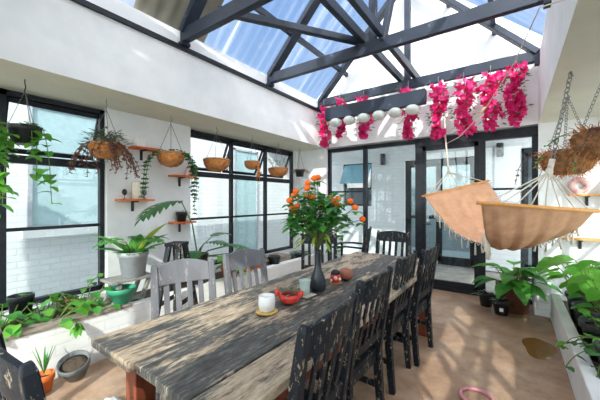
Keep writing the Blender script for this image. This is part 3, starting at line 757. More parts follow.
# pink ornament: a hollow shell-like bowl standing on edge
t = thing('pink_ornament', 'round pink hollow ornament on pine shelf', 'ornament', (.64, YB - .09, 1.47))
MB().torus((0, 0, .105), .07, .036, (.25, 1, .1), 22, 10).build('ring_body', PINK, t)
MB().ball((0, .02, .105), .06, 14, 8, (1, .35, 1)).build('pale_centre', CERAM, t)
MB().box((-.05, -.03, 0), (.05, .03, .012)).build('foot', PINK, t)

# ------------------------------------------------------------------ light fixture: steel channel with six globes
fx = thing('pendant_light_bar', 'long slate channel light bar with six white globe bulbs', 'light fitting', (-1.75, 4.30, 2.71))
MB().box((-.77, -.05, 0), (.77, .05, .006)).box((-.77, -.056, 0), (.77, -.05, .19)).box((-.77, .05, 0), (.77, .056, .19)).box((-.776, -.056, 0), (-.77, .056, .19)).box((.77, -.056, 0), (.776, .056, .19)).build('channel', TRUSS, fx)
for i in range(6):
    x = -.60 + i * .24
    s = MB().lathe([(.03, -.03), (.034, -.028), (.034, 0), (.03, .002)], (x, 0, 0), 14).build('lamp_socket', BLACK, fx)
    MB().ball((x, 0, -.055), .098, 20, 12, (1, 1, .72)).build('globe', OPAL, s)
c = MB()
for x in (-.62, .70): c.tube([(x, .0, .18), (x, .42, .42)], .004, 5); 
c.build('suspension_rod', WIRE, fx)

# ------------------------------------------------------------------ bougainvillea garlands
def garland(label, x, y, ztop, length, width, seed, nb=95, split=False, mul=1.6):
    rg = random.Random(seed)
    t = thing('bougainvillea_garland', label, 'flower garland', (x, y, ztop), 0, 'magenta garlands on the roof truss')
    MB().tube([(0, .075, .085), (0, .02, .115), (0, -.02, .10), (.0, -.03, .06), (0, -.02, .0), (0, 0, -.03)], .004, 6).build('hook', WIRE, t)
    pts = []; q = V((0, 0, 0))
    n = 14
    for i in range(n + 1):
        pts.append(V((rg.uniform(-.02, .02) + (.03 * sin(i * .6 + seed)), rg.uniform(-.02, .02), -length * i / n)))
    MB().tube(pts, .004, 5).build('vine_stem', TWIG, t)
    fl, lf = MB(), MB()
    nb = int(nb * mul)
    for i in range(nb):
        k = rg.random() ** .9; c = pts[min(n, int(k * n))].lerp(pts[min(n, int(k * n) + 1)], rg.random())
        env = width * (.95 + .35 * sin(k * 9 + seed)) * (1 - .4 * k)
        a = rg.uniform(0, 2 * pi); r = env * math.sqrt(rg.random()) * .5
        c = c + V((cos(a) * r, sin(a) * r, rg.uniform(-.02, .02)))
        ax = V((rg.uniform(-1, 1), rg.uniform(-1.2, .6), rg.uniform(-.5, .8))).normalized(); o1 = ax.orthogonal().normalized(); o2 = ax.cross(o1)
        for m in range(4):
            an = 2 * pi * m / 4 + rg.uniform(-.3, .3)
            fl.leaf(c, o1 * cos(an) + o2 * sin(an) + ax * .55, .056, .056, .1, 'heart', .2, 3, ax)
    for i in range(nb // 3):
        k = rg.random(); c = pts[min(n, int(k * n))]; a = rg.uniform(0, 2 * pi)
        c = c + V((cos(a), sin(a), 0)) * width * .46
        lf.leaf(c, (cos(a), sin(a), rg.uniform(-.8, .5)), .06, .038, .5, 'oval', .2, 4)
    fl.build('blossom', MAGENTA, t); lf.build('foliage', LEAF_D, t)
    if split: 
        MB().tube([(-.05, -.08, -length * .62), (-.1, -.1, -length * .72), (-.16, -.1, -length * .7)], .008, 5).build('dry_pod', RAFFIA, t)
YG = 4.66
garland('magenta garland at the far left end of the truss', -2.78, YG, 3.10, .72, .20, 1, 95)
garland('magenta garland behind left end of the globe light bar', -2.46, YG, 3.14, .62, .20, 2, 75)
garland('magenta garland hanging below the middle of the light bar', -2.02, YG, 3.10, .66, .26, 3, 95)
garland('magenta garland behind right end of the globe light bar', -1.30, YG, 3.10, .76, .22, 4, 95, True)
garland('magenta garland directly above the hammock rope', -.88, YG, 3.06, .76, .22, 5, 95)
garland('magenta garland between the hammock rope and the white pane', -.56, YG, 3.04, .74, .26, 6, 110)
garland('loose magenta garland second from right bulkhead', -.25, YG, 3.06, .72, .24, 7, 80, True)
garland('dense magenta garland closest to the right bulkhead', .02, YG, 3.08, .72, .22, 8, 110)

# ------------------------------------------------------------------ hammock
def lerp(a, b, t): return V(a) * (1 - t) + V(b) * t
L1, L2 = V((-1.002, 4.323, 1.455)), V((-.301, 4.823, 1.66))
R1, R2 = V((-.206, 2.682, 1.377)), V((.505, 3.190, 1.316))
M1, M2 = V((-.229, 3.646, .945)), V((.184, 3.941, .985))
NL, NR = V((-.755, 4.685, 1.80)), V((.225, 3.05, 1.62))
hm = thing('hammock', 'tan canvas hammock with wooden spreader bars slung on ropes', 'hammock', (-.1, 3.8, .95)); O = V(hm.location)
EA = [L1, V((-.631, 4.156, 1.037)), V((-.227, 3.646, .945)), V((-.21, 3.096, 1.10)), R1]
EB = [L2, V((.01, 4.429, 1.136)), V((.185, 3.94, .987)), V((.409, 3.486, 1.13)), R2]
def edge(P, s):
    n = len(P) - 1; k = min(n - 1, int(s * n)); u = s * n - k
    p0 = P[k - 1] if k else 2 * P[0] - P[1]; p1, p2 = P[k], P[k + 1]; p3 = P[k + 2] if k + 2 <= n else 2 * P[n] - P[n - 1]
    return .5 * (2 * p1 + (p2 - p0) * u + (2 * p0 - 5 * p1 + 4 * p2 - p3) * u * u + (3 * p1 - p0 - 3 * p2 + p3) * u ** 3)
b = MB(); ns, nt_ = 40, 28; vs = []; fs = []
for i in range(ns + 1):
    s = i / ns; A = edge(EA, s); B = edge(EB, s); gather = 1 - abs(2 * s - 1)
    for j in range(nt_ + 1):
        t_ = j / nt_; p = A.lerp(B, t_)
        p.z -= .07 * 4 * t_ * (1 - t_) * (4 * s * (1 - s)) + .018 * sin(t_ * 24 + 4 * s) * (.25 + .75 * gather) + .006 * sin(t_ * 51 + 7 * s)
        vs.append(p - O)
for i in range(ns):
    for j in range(nt_): a = i * (nt_ + 1) + j; fs.append((a, a + 1, a + nt_ + 2, a + nt_ + 1))
fo = b.add(vs, fs, True).build('canvas_bed', FABRIC, hm)
sol = fo.modifiers.new('thick', 'SOLIDIFY'); sol.thickness = .004
for A, B in ((L1, L2), (R1, R2)):
    e = (B - A).normalized() * .03
    MB().tube([A - e - O, B + e - O], .015, 10).build('spreader_bar', PINE, hm)
for A, B, Nn in ((L1, L2, NL), (R1, R2, NR)):
    r = MB()
    for k in range(8):
        p = A.lerp(B, (k + .3) / 7.6); r.tube([p - O, Nn - O], .0055, 5)
    r.ball(Nn - O, .026, 10, 6, (1, 1, 1.5)); r.build('suspension_rope', ROPE, hm)
MB().tube([NL - O, V((-.80, 4.71, 2.3)) - O, V((-.84, 4.72, 3.13)) - O], .011, 7).build('hanging_rope', ROPE, hm)
MB().tube([NR - O, NR + V((.02, 0, .10)) - O], .02, 8).build('rope_knot', ROPE, hm)
chain_into(MB(), NR + V((.02, 0, .10)) - O, V((.36, 3.12, 2.39)) - O, .05).build('chain', CHAIN, hm)
MB().tube([V((.36, 3.12, 2.4)) - O, V((.36, 3.12, 2.37)) - O, V((.375, 3.12, 2.36)) - O], .006, 6).build('hook', CHAIN, hm)
rg = random.Random(5)
for P in (EA, EB):
    prev = None; fr = MB()
    for k in range(17):
        q = .10 + .70 * k / 16; p = edge(P, q) - O
        ln = (.11 if P is EA else .07) + .05 * (k % 2)
        fr.tube([p, p + V((0, 0, -ln * .5)), p + V((rg.uniform(-.01, .01), 0, -ln))], [.004, .009, .012], 5)
        if prev is not None: m = (p + prev) / 2 + V((0, 0, -.04)); fr.tube([prev, m, p], .004, 4)
        prev = p
    fr.build('macrame_fringe', ROPE, hm)
pts = [V((.255, 2.06, 2.44)), V((.15, 2.75, 2.78)), V((-.0, 3.4, 2.66)), V((-.3, 4.05, 2.40)), V((-.6, 4.5, 2.24)), V((-.79, 4.70, 2.20))]
tag(MB().tube(pts, .005, 5).build('slack_cord', ROPE), 'thin pale cord slung from right bulkhead to the hammock rope', 'cord')

# ------------------------------------------------------------------ things on the table
ZT = .765
t = thing('flower_vase', 'matt black bottle vase holding orange marigold balls and leafy stems', 'vase', (-1.135, 1.81, ZT - .003))
MB().lathe([(.045, 0), (.053, .006), (.058, .03), (.056, .07), (.042, .115), (.028, .145), (.022, .19), (.0225, .27), (.026, .285), (.02, .28), (.017, .22)], seg=28).build('bottle', DKBLUE, t)
rg = random.Random(21); st, lf, l2, dr = MB(), MB(), MB(), MB()
hd = []
for i in range(46):
    a = rg.uniform(0, 2 * pi); k = rg.random(); r = .22 * math.sqrt(rg.random()) * (1 - .35 * k); h = .44 + .22 * k
    p = V((r * cos(a), r * sin(a), h)); hd.append(p)
    st.tube([(0, 0, .28), (r * .25 * cos(a), r * .25 * sin(a), .38), p], [.0035, .003, .002], 4)
    for m in range(9):
        an = rg.uniform(0, 2 * pi)
        (lf if rg.random() < .68 else l2).leaf(p + V((rg.uniform(-.05, .05), rg.uniform(-.05, .05), rg.uniform(-.04, .04))), (cos(an), sin(an), rg.uniform(-.5, .4)), .075, .048, .6, 'oval', .2, 4)
for i in range(16):
    a = rg.uniform(0, 2 * pi); e = V((cos(a), sin(a), 0)); z = rg.uniform(.34, .42)
    dr.leaf(e * .12 + V((0, 0, z)), e + V((0, 0, -.5)), .10, .02, .8, 'lance', .1, 4)
lf.build('foliage', LEAF_M, t); l2.build('dark_foliage', LEAF_D, t); dr.build('dry_leaves', LEAF_Y, t, label='yellowing leaves')
D1, R1v = V((-.581, .814, 0)), V((.814, .581, 0))
fl = [(-0.071, -0.04, 0.756), (0.000, -0.00, 0.798), (-0.028, -0.03, 0.791), (-0.156, 0.00, 0.699), (-0.170, 0.01, 0.670), (-0.199, -0.06, 0.635), (-0.078, -0.07, 0.720), (-0.078, 0.03, 0.663), (-0.043, -0.04, 0.663), (-0.149, -0.04, 0.592), (-0.163, 0.05, 0.557), (-0.178, -0.01, 0.585), (0.092, 0.03, 0.649), (0.114, -0.01, 0.628), (0.142, 0.01, 0.642), (0.135, -0.05, 0.600), (0.036, 0.01, 0.607), (0.234, 0.03, 0.628), (0.263, -0.01, 0.585), (0.320, 0.02, 0.500)]
lw = MB()
for (x, d_, z) in fl:
    p = R1v * x + D1 * d_ + V((0, 0, z)); MB().ball(p, .0235, 12, 8, (1, 1, .9), .06, rg).build('marigold', ORANGEFL, t, label='round orange flower head')
    st.tube([(0, 0, .30), p * .5 + V((0, 0, .20)), p], .0025, 4)
    for m in range(4):
        an = rg.uniform(0, 2 * pi); lw.leaf(p - V((0, 0, .03)), (cos(an), sin(an), -.1), .07, .045, .6, 'oval', .2, 4)
# tall shoot
for m in range(26):
    z = rg.uniform(.56, .76); an = rg.uniform(0, 2 * pi); lw.leaf(R1v * -.03 + V((0, 0, z)), (cos(an), sin(an), .1), .075, .05, .6, 'oval', .2, 4)
lw.build('flower_leaves', LEAF_M, t); st.build('stem', STEM, t)

t = thing('white_pot', 'small white ceramic cup pot on raffia coaster', 'plant pot', (-1.145, 1.28, ZT))
MB().lathe([(.038, .008), (.044, .012), (.05, .05), (.047, .09), (.043, .094), (.04, .085)], seg=22, wob=.02, wn=6).build('cup', CERAM, t)
MB().lathe([(.04, .07), (.001, .078)], seg=16).build('soil', CLAYBALL, t)
tag(MB().lathe([(.001, 0), (.06, 0), (.064, .004), (.06, .008), (.001, .007)], seg=26, wob=.03, wn=13).build('raffia_coaster', RAFFIA, loc=(-1.145, 1.28, ZT)), 'round woven raffia coaster under white cup pot', 'coaster')
t = thing('crab_pot', 'red crab-shaped planter dish with small succulent', 'plant pot', (-1.13, 1.475, ZT), .4)
MB().lathe([(.035, 0), (.055, .01), (.066, .035), (.06, .055), (.052, .058), (.05, .045)], seg=22).build('bowl', REDGL, t)
for s in (-1, 1):
    c = MB().ball((s * .075, -.02, .065), .018, 10, 6, (.9, .8, 1.2)); c.tube([(s * .055, -.01, .04), (s * .075, -.02, .055)], .011, 8); c.leaf((s * .07, -.02, .08), (s * .3, 0, 1), .03, .02, 0, 'lance', .3); c.build('claw', REDGL, t)
MB().lathe([(.052, .045), (.001, .055)], seg=14).build('soil', SOIL, t)
b = MB(); sprout(random.Random(8), b, (0, 0, .05), 20, .05, .02, .035, 'lance', .2, (.5, 1.3)); b.build('succulent', LEAF_G, t)
t = thing('teal_pot', 'pale teal ribbed cup pot on a flat tile', 'plant pot', (-1.14, 1.655, ZT + .008))
MB().lathe([(.03, 0), (.036, .004), (.032, .04), (.037, .085), (.041, .092), (.036, .092), (.033, .08)], seg=24, wob=.04, wn=8).build('cup', TEALGL, t)
MB().lathe([(.033, .075), (.001, .085)], seg=14).build('soil', SOIL, t)
tag(MB().box((-.05, -.05, 0), (.05, .05, .008)).build('pale_tile', pm('pale_stone', (.62, .60, .52), (.5, .48, .4), 20, .7, .1), loc=(-1.125, 1.645, ZT), bevel=.002), 'flat pale tile under the teal cup', 'tile')
t = thing('ladybird_pot', 'small red and white figurine pot with dark top behind vase', 'plant pot', (-1.115, 2.03, ZT + .006))
MB().lathe([(.034, 0), (.04, .006), (.042, .03), (.036, .06), (.03, .066), (.028, .06)], seg=20).build('body', REDGL, t)
MB().ball((.02, -.034, .04), .015, 10, 6, (1, .5, 1)).ball((-.012, -.04, .02), .010, 8, 5, (1, .5, 1)).build('white_spot', CERAM, t)
MB().lathe([(.036, .062), (.034, .08), (.02, .094), (.001, .097)], seg=16).build('dark_lid', BLACK, t)
b = MB(); b.ball((-.04, -.005, .03), .012, 8, 5).ball((.04, -.005, .03), .012, 8, 5); b.build('arm', CERAM, t)
tag(MB().lathe([(.001, 0), (.044, 0), (.046, .003), (.044, .006), (.001, .006)], seg=20).build('wooden_coaster', RAFFIA, loc=(-1.115, 2.03, ZT)), 'small wooden coaster under the red figurine pot', 'coaster')
t = thing('clay_pot', 'round brown textured clay pot beside the red figurine pot', 'plant pot', (-1.095, 2.165, ZT))
MB().lathe([(.03, 0), (.05, .012), (.061, .038), (.058, .062), (.042, .08), (.034, .082), (.03, .07)], seg=26, wob=.025, wn=13).build('body', CLAYBALL, t)
MB().lathe([(.03, .068), (.001, .075)], seg=12).build('soil', SOIL, t)

# ------------------------------------------------------------------ left planter: plants and pots
rg = random.Random(31)
for i, (x, y, n, L, lab) in enumerate([(-3.22, .52, 24, .095, 'broad-leaved green plant in left planter next to the near black pot'), (-3.20, .80, 26, .10, 'broad-leaved green plant sprawling over the planter timber edging'), (-3.22, 1.08, 20, .09, 'broad-leaved green plant in left planter near the green bowl'), (-3.25, .18, 16, .10, 'broad-leaved green plant at the left frame edge of planter')]):
    t = thing('squash_plant', lab, 'plant', (x, y, .33), 0, 'leafy plants in the left planter'); b, st = MB(), MB()
    sprout(rg, b, (0, 0, 0), int(n * 1.5), L, L * .95, .30, 'heart', .4, (.3, 1.2), st, rad=.08, tilt=-.3)
    b.build('foliage', LEAF_B if i % 2 else LEAF_M, t); st.build('stem', STEM, t)
t = thing('tall_seedling', 'thin upright leafy shoot climbing before the left window', 'plant', (-3.3, 1.02, .33)); b, st = MB(), MB()
pts = [V((0, 0, 0)), V((.01, .05, .12)), V((.02, .1, .22)), V((.02, .16, .30)), V((.03, .22, .34))]; st.tube(pts, .005, 5)
for p in pts[1:]:
    for k in range(3): a = rg.uniform(0, 6.3); b.leaf(p, (cos(a), sin(a), .2), .075, .05, .5, 'oval')
b.build('foliage', LEAF_B, t); st.build('stem', STEM, t)
t = thing('hanging_shoot', 'small leafy shoot drooping over the planter front', 'plant', (-2.93, .90, .40)); b, st = MB(), MB()
st.tube([(-.08, 0, -.05), (0, 0, .05), (.05, .02, .02), (.09, .04, -.05)], .004, 5)
for k in range(9): a = rg.uniform(-1.4, 1.4); b.leaf((.05 + .01 * k % .05, .02, -.01 * (k % 5)), (cos(a), sin(a), -.5), .075, .045, .6, 'oval')
b.build('foliage', LEAF_B, t); st.build('stem', STEM, t)

t = thing('plant_pot', 'black plastic pot on the planter by left window', 'plant pot', (-3.42, .70, .34)); pot(t, .085, .25, BLACK)
t = thing('plant_pot', 'low rusty brown pot on the sill behind broad leaves', 'plant pot', (-3.45, 1.05, .33)); pot(t, .07, .14, BROWNPOT)
t = thing('plant_pot', 'green plastic bowl pot on the planter rim', 'plant pot', (-3.02, 1.33, .425)); pot(t, .115, .15, GREENPOT, .55)
# tipped grey pot on the floor
t = thing('plant_pot', 'dusty grey pot leaning tipped on floor against planter', 'plant pot', (-2.80, .90, .0), 0); t.rotation_euler = (radians(14), radians(20), 0); t.location.z = .026
pot(t, .10, .15, DGREYPOT, .68)
t = thing('plant_pot', 'orange clay pot on floor by the planter foot', 'plant pot', (-2.80, .70, .0)); pot(t, .06, .13, ORANGEPOT)
b = MB(); 
for i in range(14): a = rg.uniform(0, 6.3); b.leaf((0, 0, .12), (cos(a) * .3, sin(a) * .3, 1), rg.uniform(.12, .26), .012, .3, 'lance')
b.build('grass_tuft', LEAF_M, t)
t = thing('plant_pot', 'dark grey pot next to the orange clay pot', 'plant pot', (-2.72, .61, 0)); pot(t, .05, .10, DGREYPOT)
t = thing('plant_pot', 'pale blue-grey pot under the near table corner', 'plant pot', (-2.76, 1.24, 0)); pot(t, .10, .22, GREYPOT, .7)

# step stand carrying a grey pot
t = thing('step_stand', 'weathered grey wooden step stand beside left window', 'stand', (-3.16, 1.46, .33))
MB().box((-.13, -.21, .275), (.0, .21, .30)).box((.006, -.21, .275), (.13, .21, .30)).build('top_board', GREYWOOD, t, .004)
for s in (-1, 1):
    MB().bar((s * .09, -.12, .275), (s * .09, -.2, 0), .03, .04, (1, 0, 0)).build('leg', GREYWOOD, t)
    MB().bar((s * .09, .16, .275), (s * .09, .05, 0), .03, .04, (1, 0, 0)).build('leg', GREYWOOD, t)
MB().bar((.10, -.16, .11), (.10, .09, .11), .02, .03).build('brace', GREYWOOD, t)
def straplant(label, x, y, z, r, h, mat):
    t = thing('potted_plant', label, 'potted plant', (x, y, z)); pot(t, r, h, mat, .78); return t
t = straplant('grey plastic pot of long strap and split leaves on step stand', -3.15, 1.50, .63, .135, .25, GREYPOT)
b, y_, br, st = MB(), MB(), MB(), MB()
for (a, e, L, W, m) in [(-2.2, .75, .42, .11, b), (-1.6, .5, .34, .12, b), (1.2, .75, .36, .14, b), (2.4, .9, .28, .15, b), (.2, .5, .3, .15, b), (1.5, .9, .46, .13, y_), (.8, .55, .34, .09, b), (-2.8, .6, .3, .1, b), (3, .5, .26, .1, b)]:
    m.leaf((.03 * cos(a), .03 * sin(a), .21), (cos(a) * cos(e), sin(a) * cos(e), sin(e)), L, W, .5, 'lance', .35, 7)
for k in range(5):
    a = .4 + k * 1.1; q = V((.12 * cos(a), .12 * sin(a), .36)); st.tube([(0, 0, .21), q * .6 + V((0, 0, .12)), q], .005, 5); b.fan(q, (cos(a), sin(a), .3), .22, .2, 5, .8)
for k in range(12):
    a = rg.uniform(0, 6.3); br.leaf((.07 * cos(a), .07 * sin(a), .22), (cos(a), sin(a), .5), .12, .06, .6, 'oval')
b.build('foliage', LEAF_M, t); y_.build('yellow_leaf', LEAF_Y, t, label='yellowing strap leaf'); br.build('undergrowth', LEAF_B, t); st.build('stem', STEM, t)
# black A-frame stool with the monstera pot
t = thing('folding_stool', 'black wooden A-frame stool behind the grey sunlit chair', 'stool', (-2.70, 1.70, 0), .5)
MB().box((-.08, -.09, .95), (.08, .09, .985)).build('seat', CHAIRDARK, t, .006)
for s in (-1, 1):
    for q in (-1, 1): MB().bar((s * .05, q * .06, .95), (s * .12, q * .26, 0), .035, .045, (1, 0, 0)).build('leg', CHAIRDARK, t)
MB().box((-.105, -.175, .40), (-.075, .175, .43)).box((.075, -.175, .40), (.105, .175, .43)).build('stretcher', CHAIRDARK, t)
t = thing('potted_monstera', 'black pot of arching split-leaf monstera on the planter', 'potted plant', (-3.12, 2.24, .33))
pot(t, .12, .42, BLACK, .8); b, yy, st = MB(), MB(), MB()
for (dx, dy, dz, hd_, L, W, m) in [(.12, -.30, 1.06, (-.1, -1, -.05), .48, .50, b), (.10, .02, .55, (.5, .2, .2), .3, .28, b), (.22, .30, .50, (.6, .8, .0), .40, .38, b), (.05, .42, .48, (.1, 1, .0), .40, .38, yy), (.25, .12, .40, (1, .3, -.1), .36, .34, yy), (-.05, .25, .6, (0, 1, .4), .3, .26, b), (.16, .5, .38, (.5, .8, -.1), .3, .26, yy), (.1, -.12, .48, (.6, -.6, .1), .26, .24, b)]:
    q = V((dx, dy, dz)); st.tube([(0, 0, .38), V((dx * .35, dy * .35, .38 + (dz - .38) * .6)), q], [.009, .008, .006], 6); m.fan(q, hd_, L, W, 7, .9)
b.build('foliage', LEAF_D, t); yy.build('bright_foliage', LEAF_B, t, label='yellow-green young leaves'); st.build('stem', STEM, t)
# further along the planter
t = thing('potted_plant', 'bright leafy bush in planter behind the half-shaded chair', 'potted plant', (-3.1, 2.72, .33)); b, st = MB(), MB()
pot(t, .11, .2, ORANGEPOT); sprout(rg, b, (0, 0, .18), 26, .13, .07, .22, 'oval', .6, (.2, 1.2), st); b.build('foliage', LEAF_B, t); st.build('stem', STEM, t)
for i, (y, m, lab) in enumerate([(3.02, ORANGEPOT, 'orange clay pot in planter seen through chair slats, left one'), (3.28, ORANGEPOT, 'orange clay pot in planter seen through chair slats, right one'), (3.62, BLACK, 'small black pot in planter just past the chair')]):
    t = thing('plant_pot', lab, 'plant pot', (-3.08, y, .33), 0, None); pot(t, .095, .19, m)
    if i < 2: b = MB(); sprout(rg, b, (0, 0, .16), 7, .09, .05, .08, 'oval', .5); b.build('foliage', LEAF_M, t)
tag(MB().box((-.16, -.20, 0), (.16, .20, .13)).build('dark_timber_block', RAWWOOD, loc=(-3.3, 3.95, .33), bevel=.008), 'dark weathered timber block in the far planter', 'timber')
tag(MB().box((-.13, -.16, 0), (.13, .16, .09)).build('dark_timber_block', RAWWOOD, loc=(-3.32, 3.50, .33), bevel=.008), 'lower timber block behind the small black pot', 'timber')
tag(MB().box((-.08, -.13, 0), (.08, .13, .05)).build('white_slab', CERAM, loc=(-3.06, 3.93, .33), bevel=.006), 'small white slab on planter before the timber block', 'slab')
t = thing('potted_plant', 'little dark-leaved plant at the far end of left planter', 'potted plant', (-3.1, 4.35, .33)); pot(t, .09, .12, BLACK)
b = MB(); sprout(rg, b, (0, 0, .1), 16, .09, .06, .1, 'oval', .5); b.build('foliage', LEAF_D, t)
t = thing('potted_plant', 'low grey succulent on planter close to the far window', 'potted plant', (-3.35, 4.5, .33)); pot(t, .08, .1, GREYPOT)
b = MB(); sprout(rg, b, (0, 0, .08), 14, .06, .03, .05, 'lance', .3, (.2, 1.1)); b.build('foliage', LEAF_G, t)
# fig behind the vase
t = thing('potted_fig', 'tall broad-leaved fig plant in pot beside the far glass wall', 'potted plant', (-2.5, 4.55, 0)); pot(t, .15, .28, TERRA); b, st = MB(), MB()
st.tube([(0, 0, .25), (.02, .01, .6), (.0, .02, 1.0)], [.014, .011, .006], 6)
for k in range(34):
    z = rg.uniform(.45, 1.05); a = rg.uniform(0, 6.3); q = V((.06 * cos(a), .06 * sin(a), z + .05)); b.leaf(q, (cos(a), sin(a), .35), .24, .14, .8, 'oval', .2)
b.build('foliage', LEAF_M, t); st.build('stem', TWIG, t)

# ------------------------------------------------------------------ back right: large plant and small pots
t = thing('potted_rubber_plant', 'large glossy-leaved plant in brown pot by the glass wall', 'potted plant', (.00, 4.66, 0)); pot(t, .185, .34, BROWNPOT, .8)
b, br, st = MB(), MB(), MB(); rg = random.Random(77)
for k in range(44):
    a = rg.uniform(0, 6.3); e = rg.uniform(.1, 1.25); s = rg.uniform(.08, .30); d = V((cos(a) * cos(e), sin(a) * cos(e), sin(e) * .9)); q = V((0, 0, .34)) + d * s
    st.tube([(.05 * cos(a), .05 * sin(a), .31), q], [.007, .005], 5)
    (br if (e > .7 and rg.random() < .6) else b).leaf(q, (cos(a), sin(a), sin(e) * .7 - .35), .29 * rg.uniform(.75, 1.1), .17, .7, 'oval', .22, 7)
for q in (b, br, st): q.soft(1, .37)
b.build('foliage', LEAF_M, t); br.build('bright_foliage', LEAF_B, t, label='upper leaves coloured sunlit lighter green'); st.build('stem', STEM, t)  # upper leaves get a brighter green that stands for sun on them
t = thing('plant_pot', 'small black pot with pale label beside the brown pot', 'plant pot', (-.13, 4.42, 0)); pot(t, .09, .17, BLACK)
b = MB(); sprout(rg, b, (0, 0, .14), 14, .10, .025, .05, 'lance', .6, (.3, 1.2)); b.build('succulent', LEAF_G, t)
MB().box((-.012, -.092, .06), (.028, -.086, .10)).build('pot_label', CERAM, t)
t = thing('plant_pot', 'small black pot of rosettes behind the labelled black pot', 'plant pot', (-.30, 4.66, 0)); pot(t, .085, .17, BLACK)
b = MB(); sprout(rg, b, (0, 0, .14), 16, .11, .03, .06, 'lance', .5, (.3, 1.2)); b.build('succulent', LEAF_G, t)

# ------------------------------------------------------------------ right planter
rg = random.Random(55); gp = 'black pots in the right planter'
for (x, y, r, lab) in [(.62, 4.25, .17, 'black pot farthest along the right planter'), (.63, 3.80, .18, 'black pot third along the right planter'), (.63, 3.32, .19, 'black pot second along the right planter, broad empty rim'), (.63, 2.82, .18, 'black pot nearest in the right planter')]:
    t = thing('plant_pot', lab, 'plant pot', (x, y, .14), 0, gp); pot(t, r, .28, BLACK, .78)
for i, (x, y, n, L, lab) in enumerate([(.62, 4.25, 16, .20, 'broad bright squash plant at the far end of right planter'), (.65, 3.80, 18, .21, 'broad bright squash plant in the middle of right planter'), (.70, 3.36, 14, .20, 'broad bright squash plant nearest in right planter')]):
    t = thing('squash_plant', lab, 'plant', (x, y, .40), 0, 'squash plants in the right planter'); b, d_, st = MB(), MB(), MB()
    sprout(rg, b, (0, 0, 0), n, L, L * 1.1, .50, 'heart', .35, (.75, 1.35), st, rad=.06, tilt=-.35)
    sprout(rg, d_, (0, 0, 0), n // 3, L * .7, L * .65, .30, 'heart', .5, (.7, 1.2), st, rad=.06, tilt=-.3)
    for q in (b, d_, st): q.soft(0, .88 - x)
    b.build('foliage', LEAF_B, t); d_.build('lower_foliage', LEAF_M, t); st.build('stem', STEM, t)
t = thing('trailing_plant', 'dark small-leaved plant spilling over the right curb', 'plant', (.60, 2.86, .39)); b, y2, st = MB(), MB(), MB()
for k in range(8):
    a = rg.uniform(2.0, 5.2); vine(rg, b if k % 3 else y2, st, (.05 * cos(a), .1 * sin(a), 0), rg.uniform(.2, .42), 7, .075, .05, .25, 'oval', (cos(a), sin(a), .9))
b.build('foliage', LEAF_D, t); y2.build('bright_foliage', LEAF_B, t); st.build('stem', STEM, t)
t = thing('trailing_plant', 'wiry yellow-green plant reaching up from right planter', 'plant', (.58, 3.2, .39)); b, st = MB(), MB()
for k in range(9):
    a = rg.uniform(0, 6.3); vine(rg, b, st, (.05 * cos(a), .05 * sin(a), 0), rg.uniform(.35, .6), 10, .06, .04, .25, 'oval', (cos(a) * .5, sin(a) * .5, 1.6))
b.build('foliage', LEAF_B, t); st.build('stem', STEM, t)

# ------------------------------------------------------------------ floor details
vs = [(0, 0, .003)]; fs = []; n = 26
for k in range(n): a = 2 * pi * k / n; r = .13 * (1 + .10 * sin(3 * a + .5) + .05 * sin(5 * a)); vs.append((r * cos(a) * .95, r * sin(a) * 1.9, .0025))
for k in range(n): fs.append((0, 1 + k, 1 + (k + 1) % n))
o = MB().add(vs, fs).build('water_puddle', WETSPOT, loc=(.19, 3.62, 0)); o['kind'] = 'stuff'; tag(o, 'dark wet puddle on the floor beside right curb', 'puddle')
tag(MB().torus((0, 0, .0125), .10, .012, (0, 0, 1), 36, 8).build('rubber_ring', PINKHOSE, loc=(-.215, 2.44, 0)), 'pink rubber ring lying on the floor', 'ring')
rg = random.Random(9); b = MB(); b.ball((0, 0, .03), .06, 14, 9, (1.3, 1, .5), .22, rg)
t = thing('plastic_bag', 'crumpled white bag with magenta corner under near table end', 'bag', (-2.20, .90, 0)); b.build('bag_body', CERAM, t)
MB().ball((.05, .02, .022), .03, 10, 6, (1, 1, .7), .2, rg).build('magenta_wrapper', PINKHOSE, t)

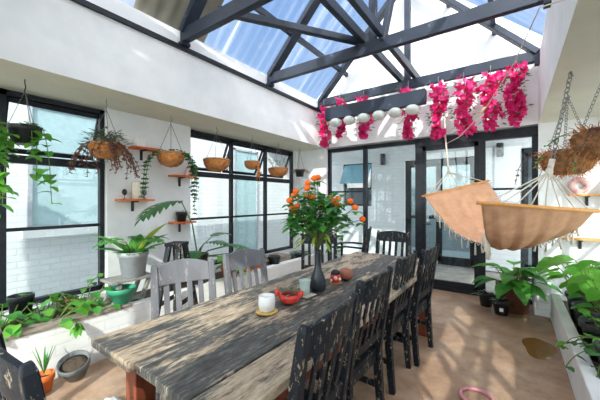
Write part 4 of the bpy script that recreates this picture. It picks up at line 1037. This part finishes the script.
# ------------------------------------------------------------------ light, sky, camera
W = bpy.data.worlds.new('sky'); sc.world = W; W.use_nodes = True; nt = W.node_tree; nt.nodes.clear()
tc = N(nt, 'ShaderNodeTexCoord'); sp = N(nt, 'ShaderNodeSeparateXYZ'); nt.links.new(tc.outputs['Generated'], sp.inputs[0])
base = ramp(nt, sp.outputs[2], [(.0, (.60, .72, .86)), (.3, (.34, .56, .92)), (.7, (.20, .42, .86)), (1, (.18, .40, .84))])
cl = noise(nt, tc.outputs['Generated'], 2.6, 6, .6); clm = ramp(nt, cl, [(.52, (0, 0, 0)), (.70, (1, 1, 1))])
mx = N(nt, 'ShaderNodeMixRGB'); mx.inputs[2].default_value = (.85, .90, .97, 1); nt.links.new(clm, mx.inputs[0]); nt.links.new(base, mx.inputs[1])
# white glow added to the sun side of the sky to brighten the interior
dt = N(nt, 'ShaderNodeVectorMath', operation='DOT_PRODUCT'); dt.inputs[1].default_value = V((.5, -1, .66)).normalized(); nt.links.new(tc.outputs['Generated'], dt.inputs[0])
gl = N(nt, 'ShaderNodeMapRange', interpolation_type='SMOOTHSTEP'); gl.inputs['From Min'].default_value = -.35; gl.inputs['From Max'].default_value = .9; gl.inputs['To Max'].default_value = 5.2
nt.links.new(dt.outputs['Value'], gl.inputs['Value'])
sc2 = N(nt, 'ShaderNodeVectorMath', operation='SCALE'); sc2.inputs[0].default_value = (1, .98, .95); nt.links.new(gl.outputs[0], sc2.inputs['Scale'])
ad = N(nt, 'ShaderNodeVectorMath', operation='ADD'); nt.links.new(mx.outputs[0], ad.inputs[0]); nt.links.new(sc2.outputs[0], ad.inputs[1])
bg = N(nt, 'ShaderNodeBackground'); bg.inputs[1].default_value = 1.0; nt.links.new(ad.outputs[0], bg.inputs[0])
o = N(nt, 'ShaderNodeOutputWorld'); nt.links.new(bg.outputs[0], o.inputs[0])
sl = bpy.data.lights.new('sun', 'SUN'); sl.energy = 6.5; sl.angle = radians(.6); sl.color = (1, .95, .86)
so = bpy.data.objects.new('sun', sl); COL.objects.link(so)
so.rotation_euler = V((-.5, 1, -.66)).to_track_quat('-Z', 'Y').to_euler(); so.location = (4, -8, 7)
cam = bpy.data.cameras.new('camera'); cam.lens = 18; cam.sensor_width = 36; cam.clip_start = .02
co = bpy.data.objects.new('camera', cam); COL.objects.link(co); co.location = (0, 0, 1.4); co.rotation_euler = (pi / 2, 0, radians(35.5))
sc.camera = co
sc.view_settings.view_transform = 'Standard'; sc.view_settings.look = 'None'; sc.view_settings.gamma = 1; sc.view_settings.use_curve_mapping = False
sc.view_settings.exposure = -.12
sc.cycles.max_bounces = 10; sc.cycles.transparent_max_bounces = 24; sc.cycles.diffuse_bounces = 6; sc.cycles.use_denoising = True
sc.cycles.sample_clamp_indirect = 6
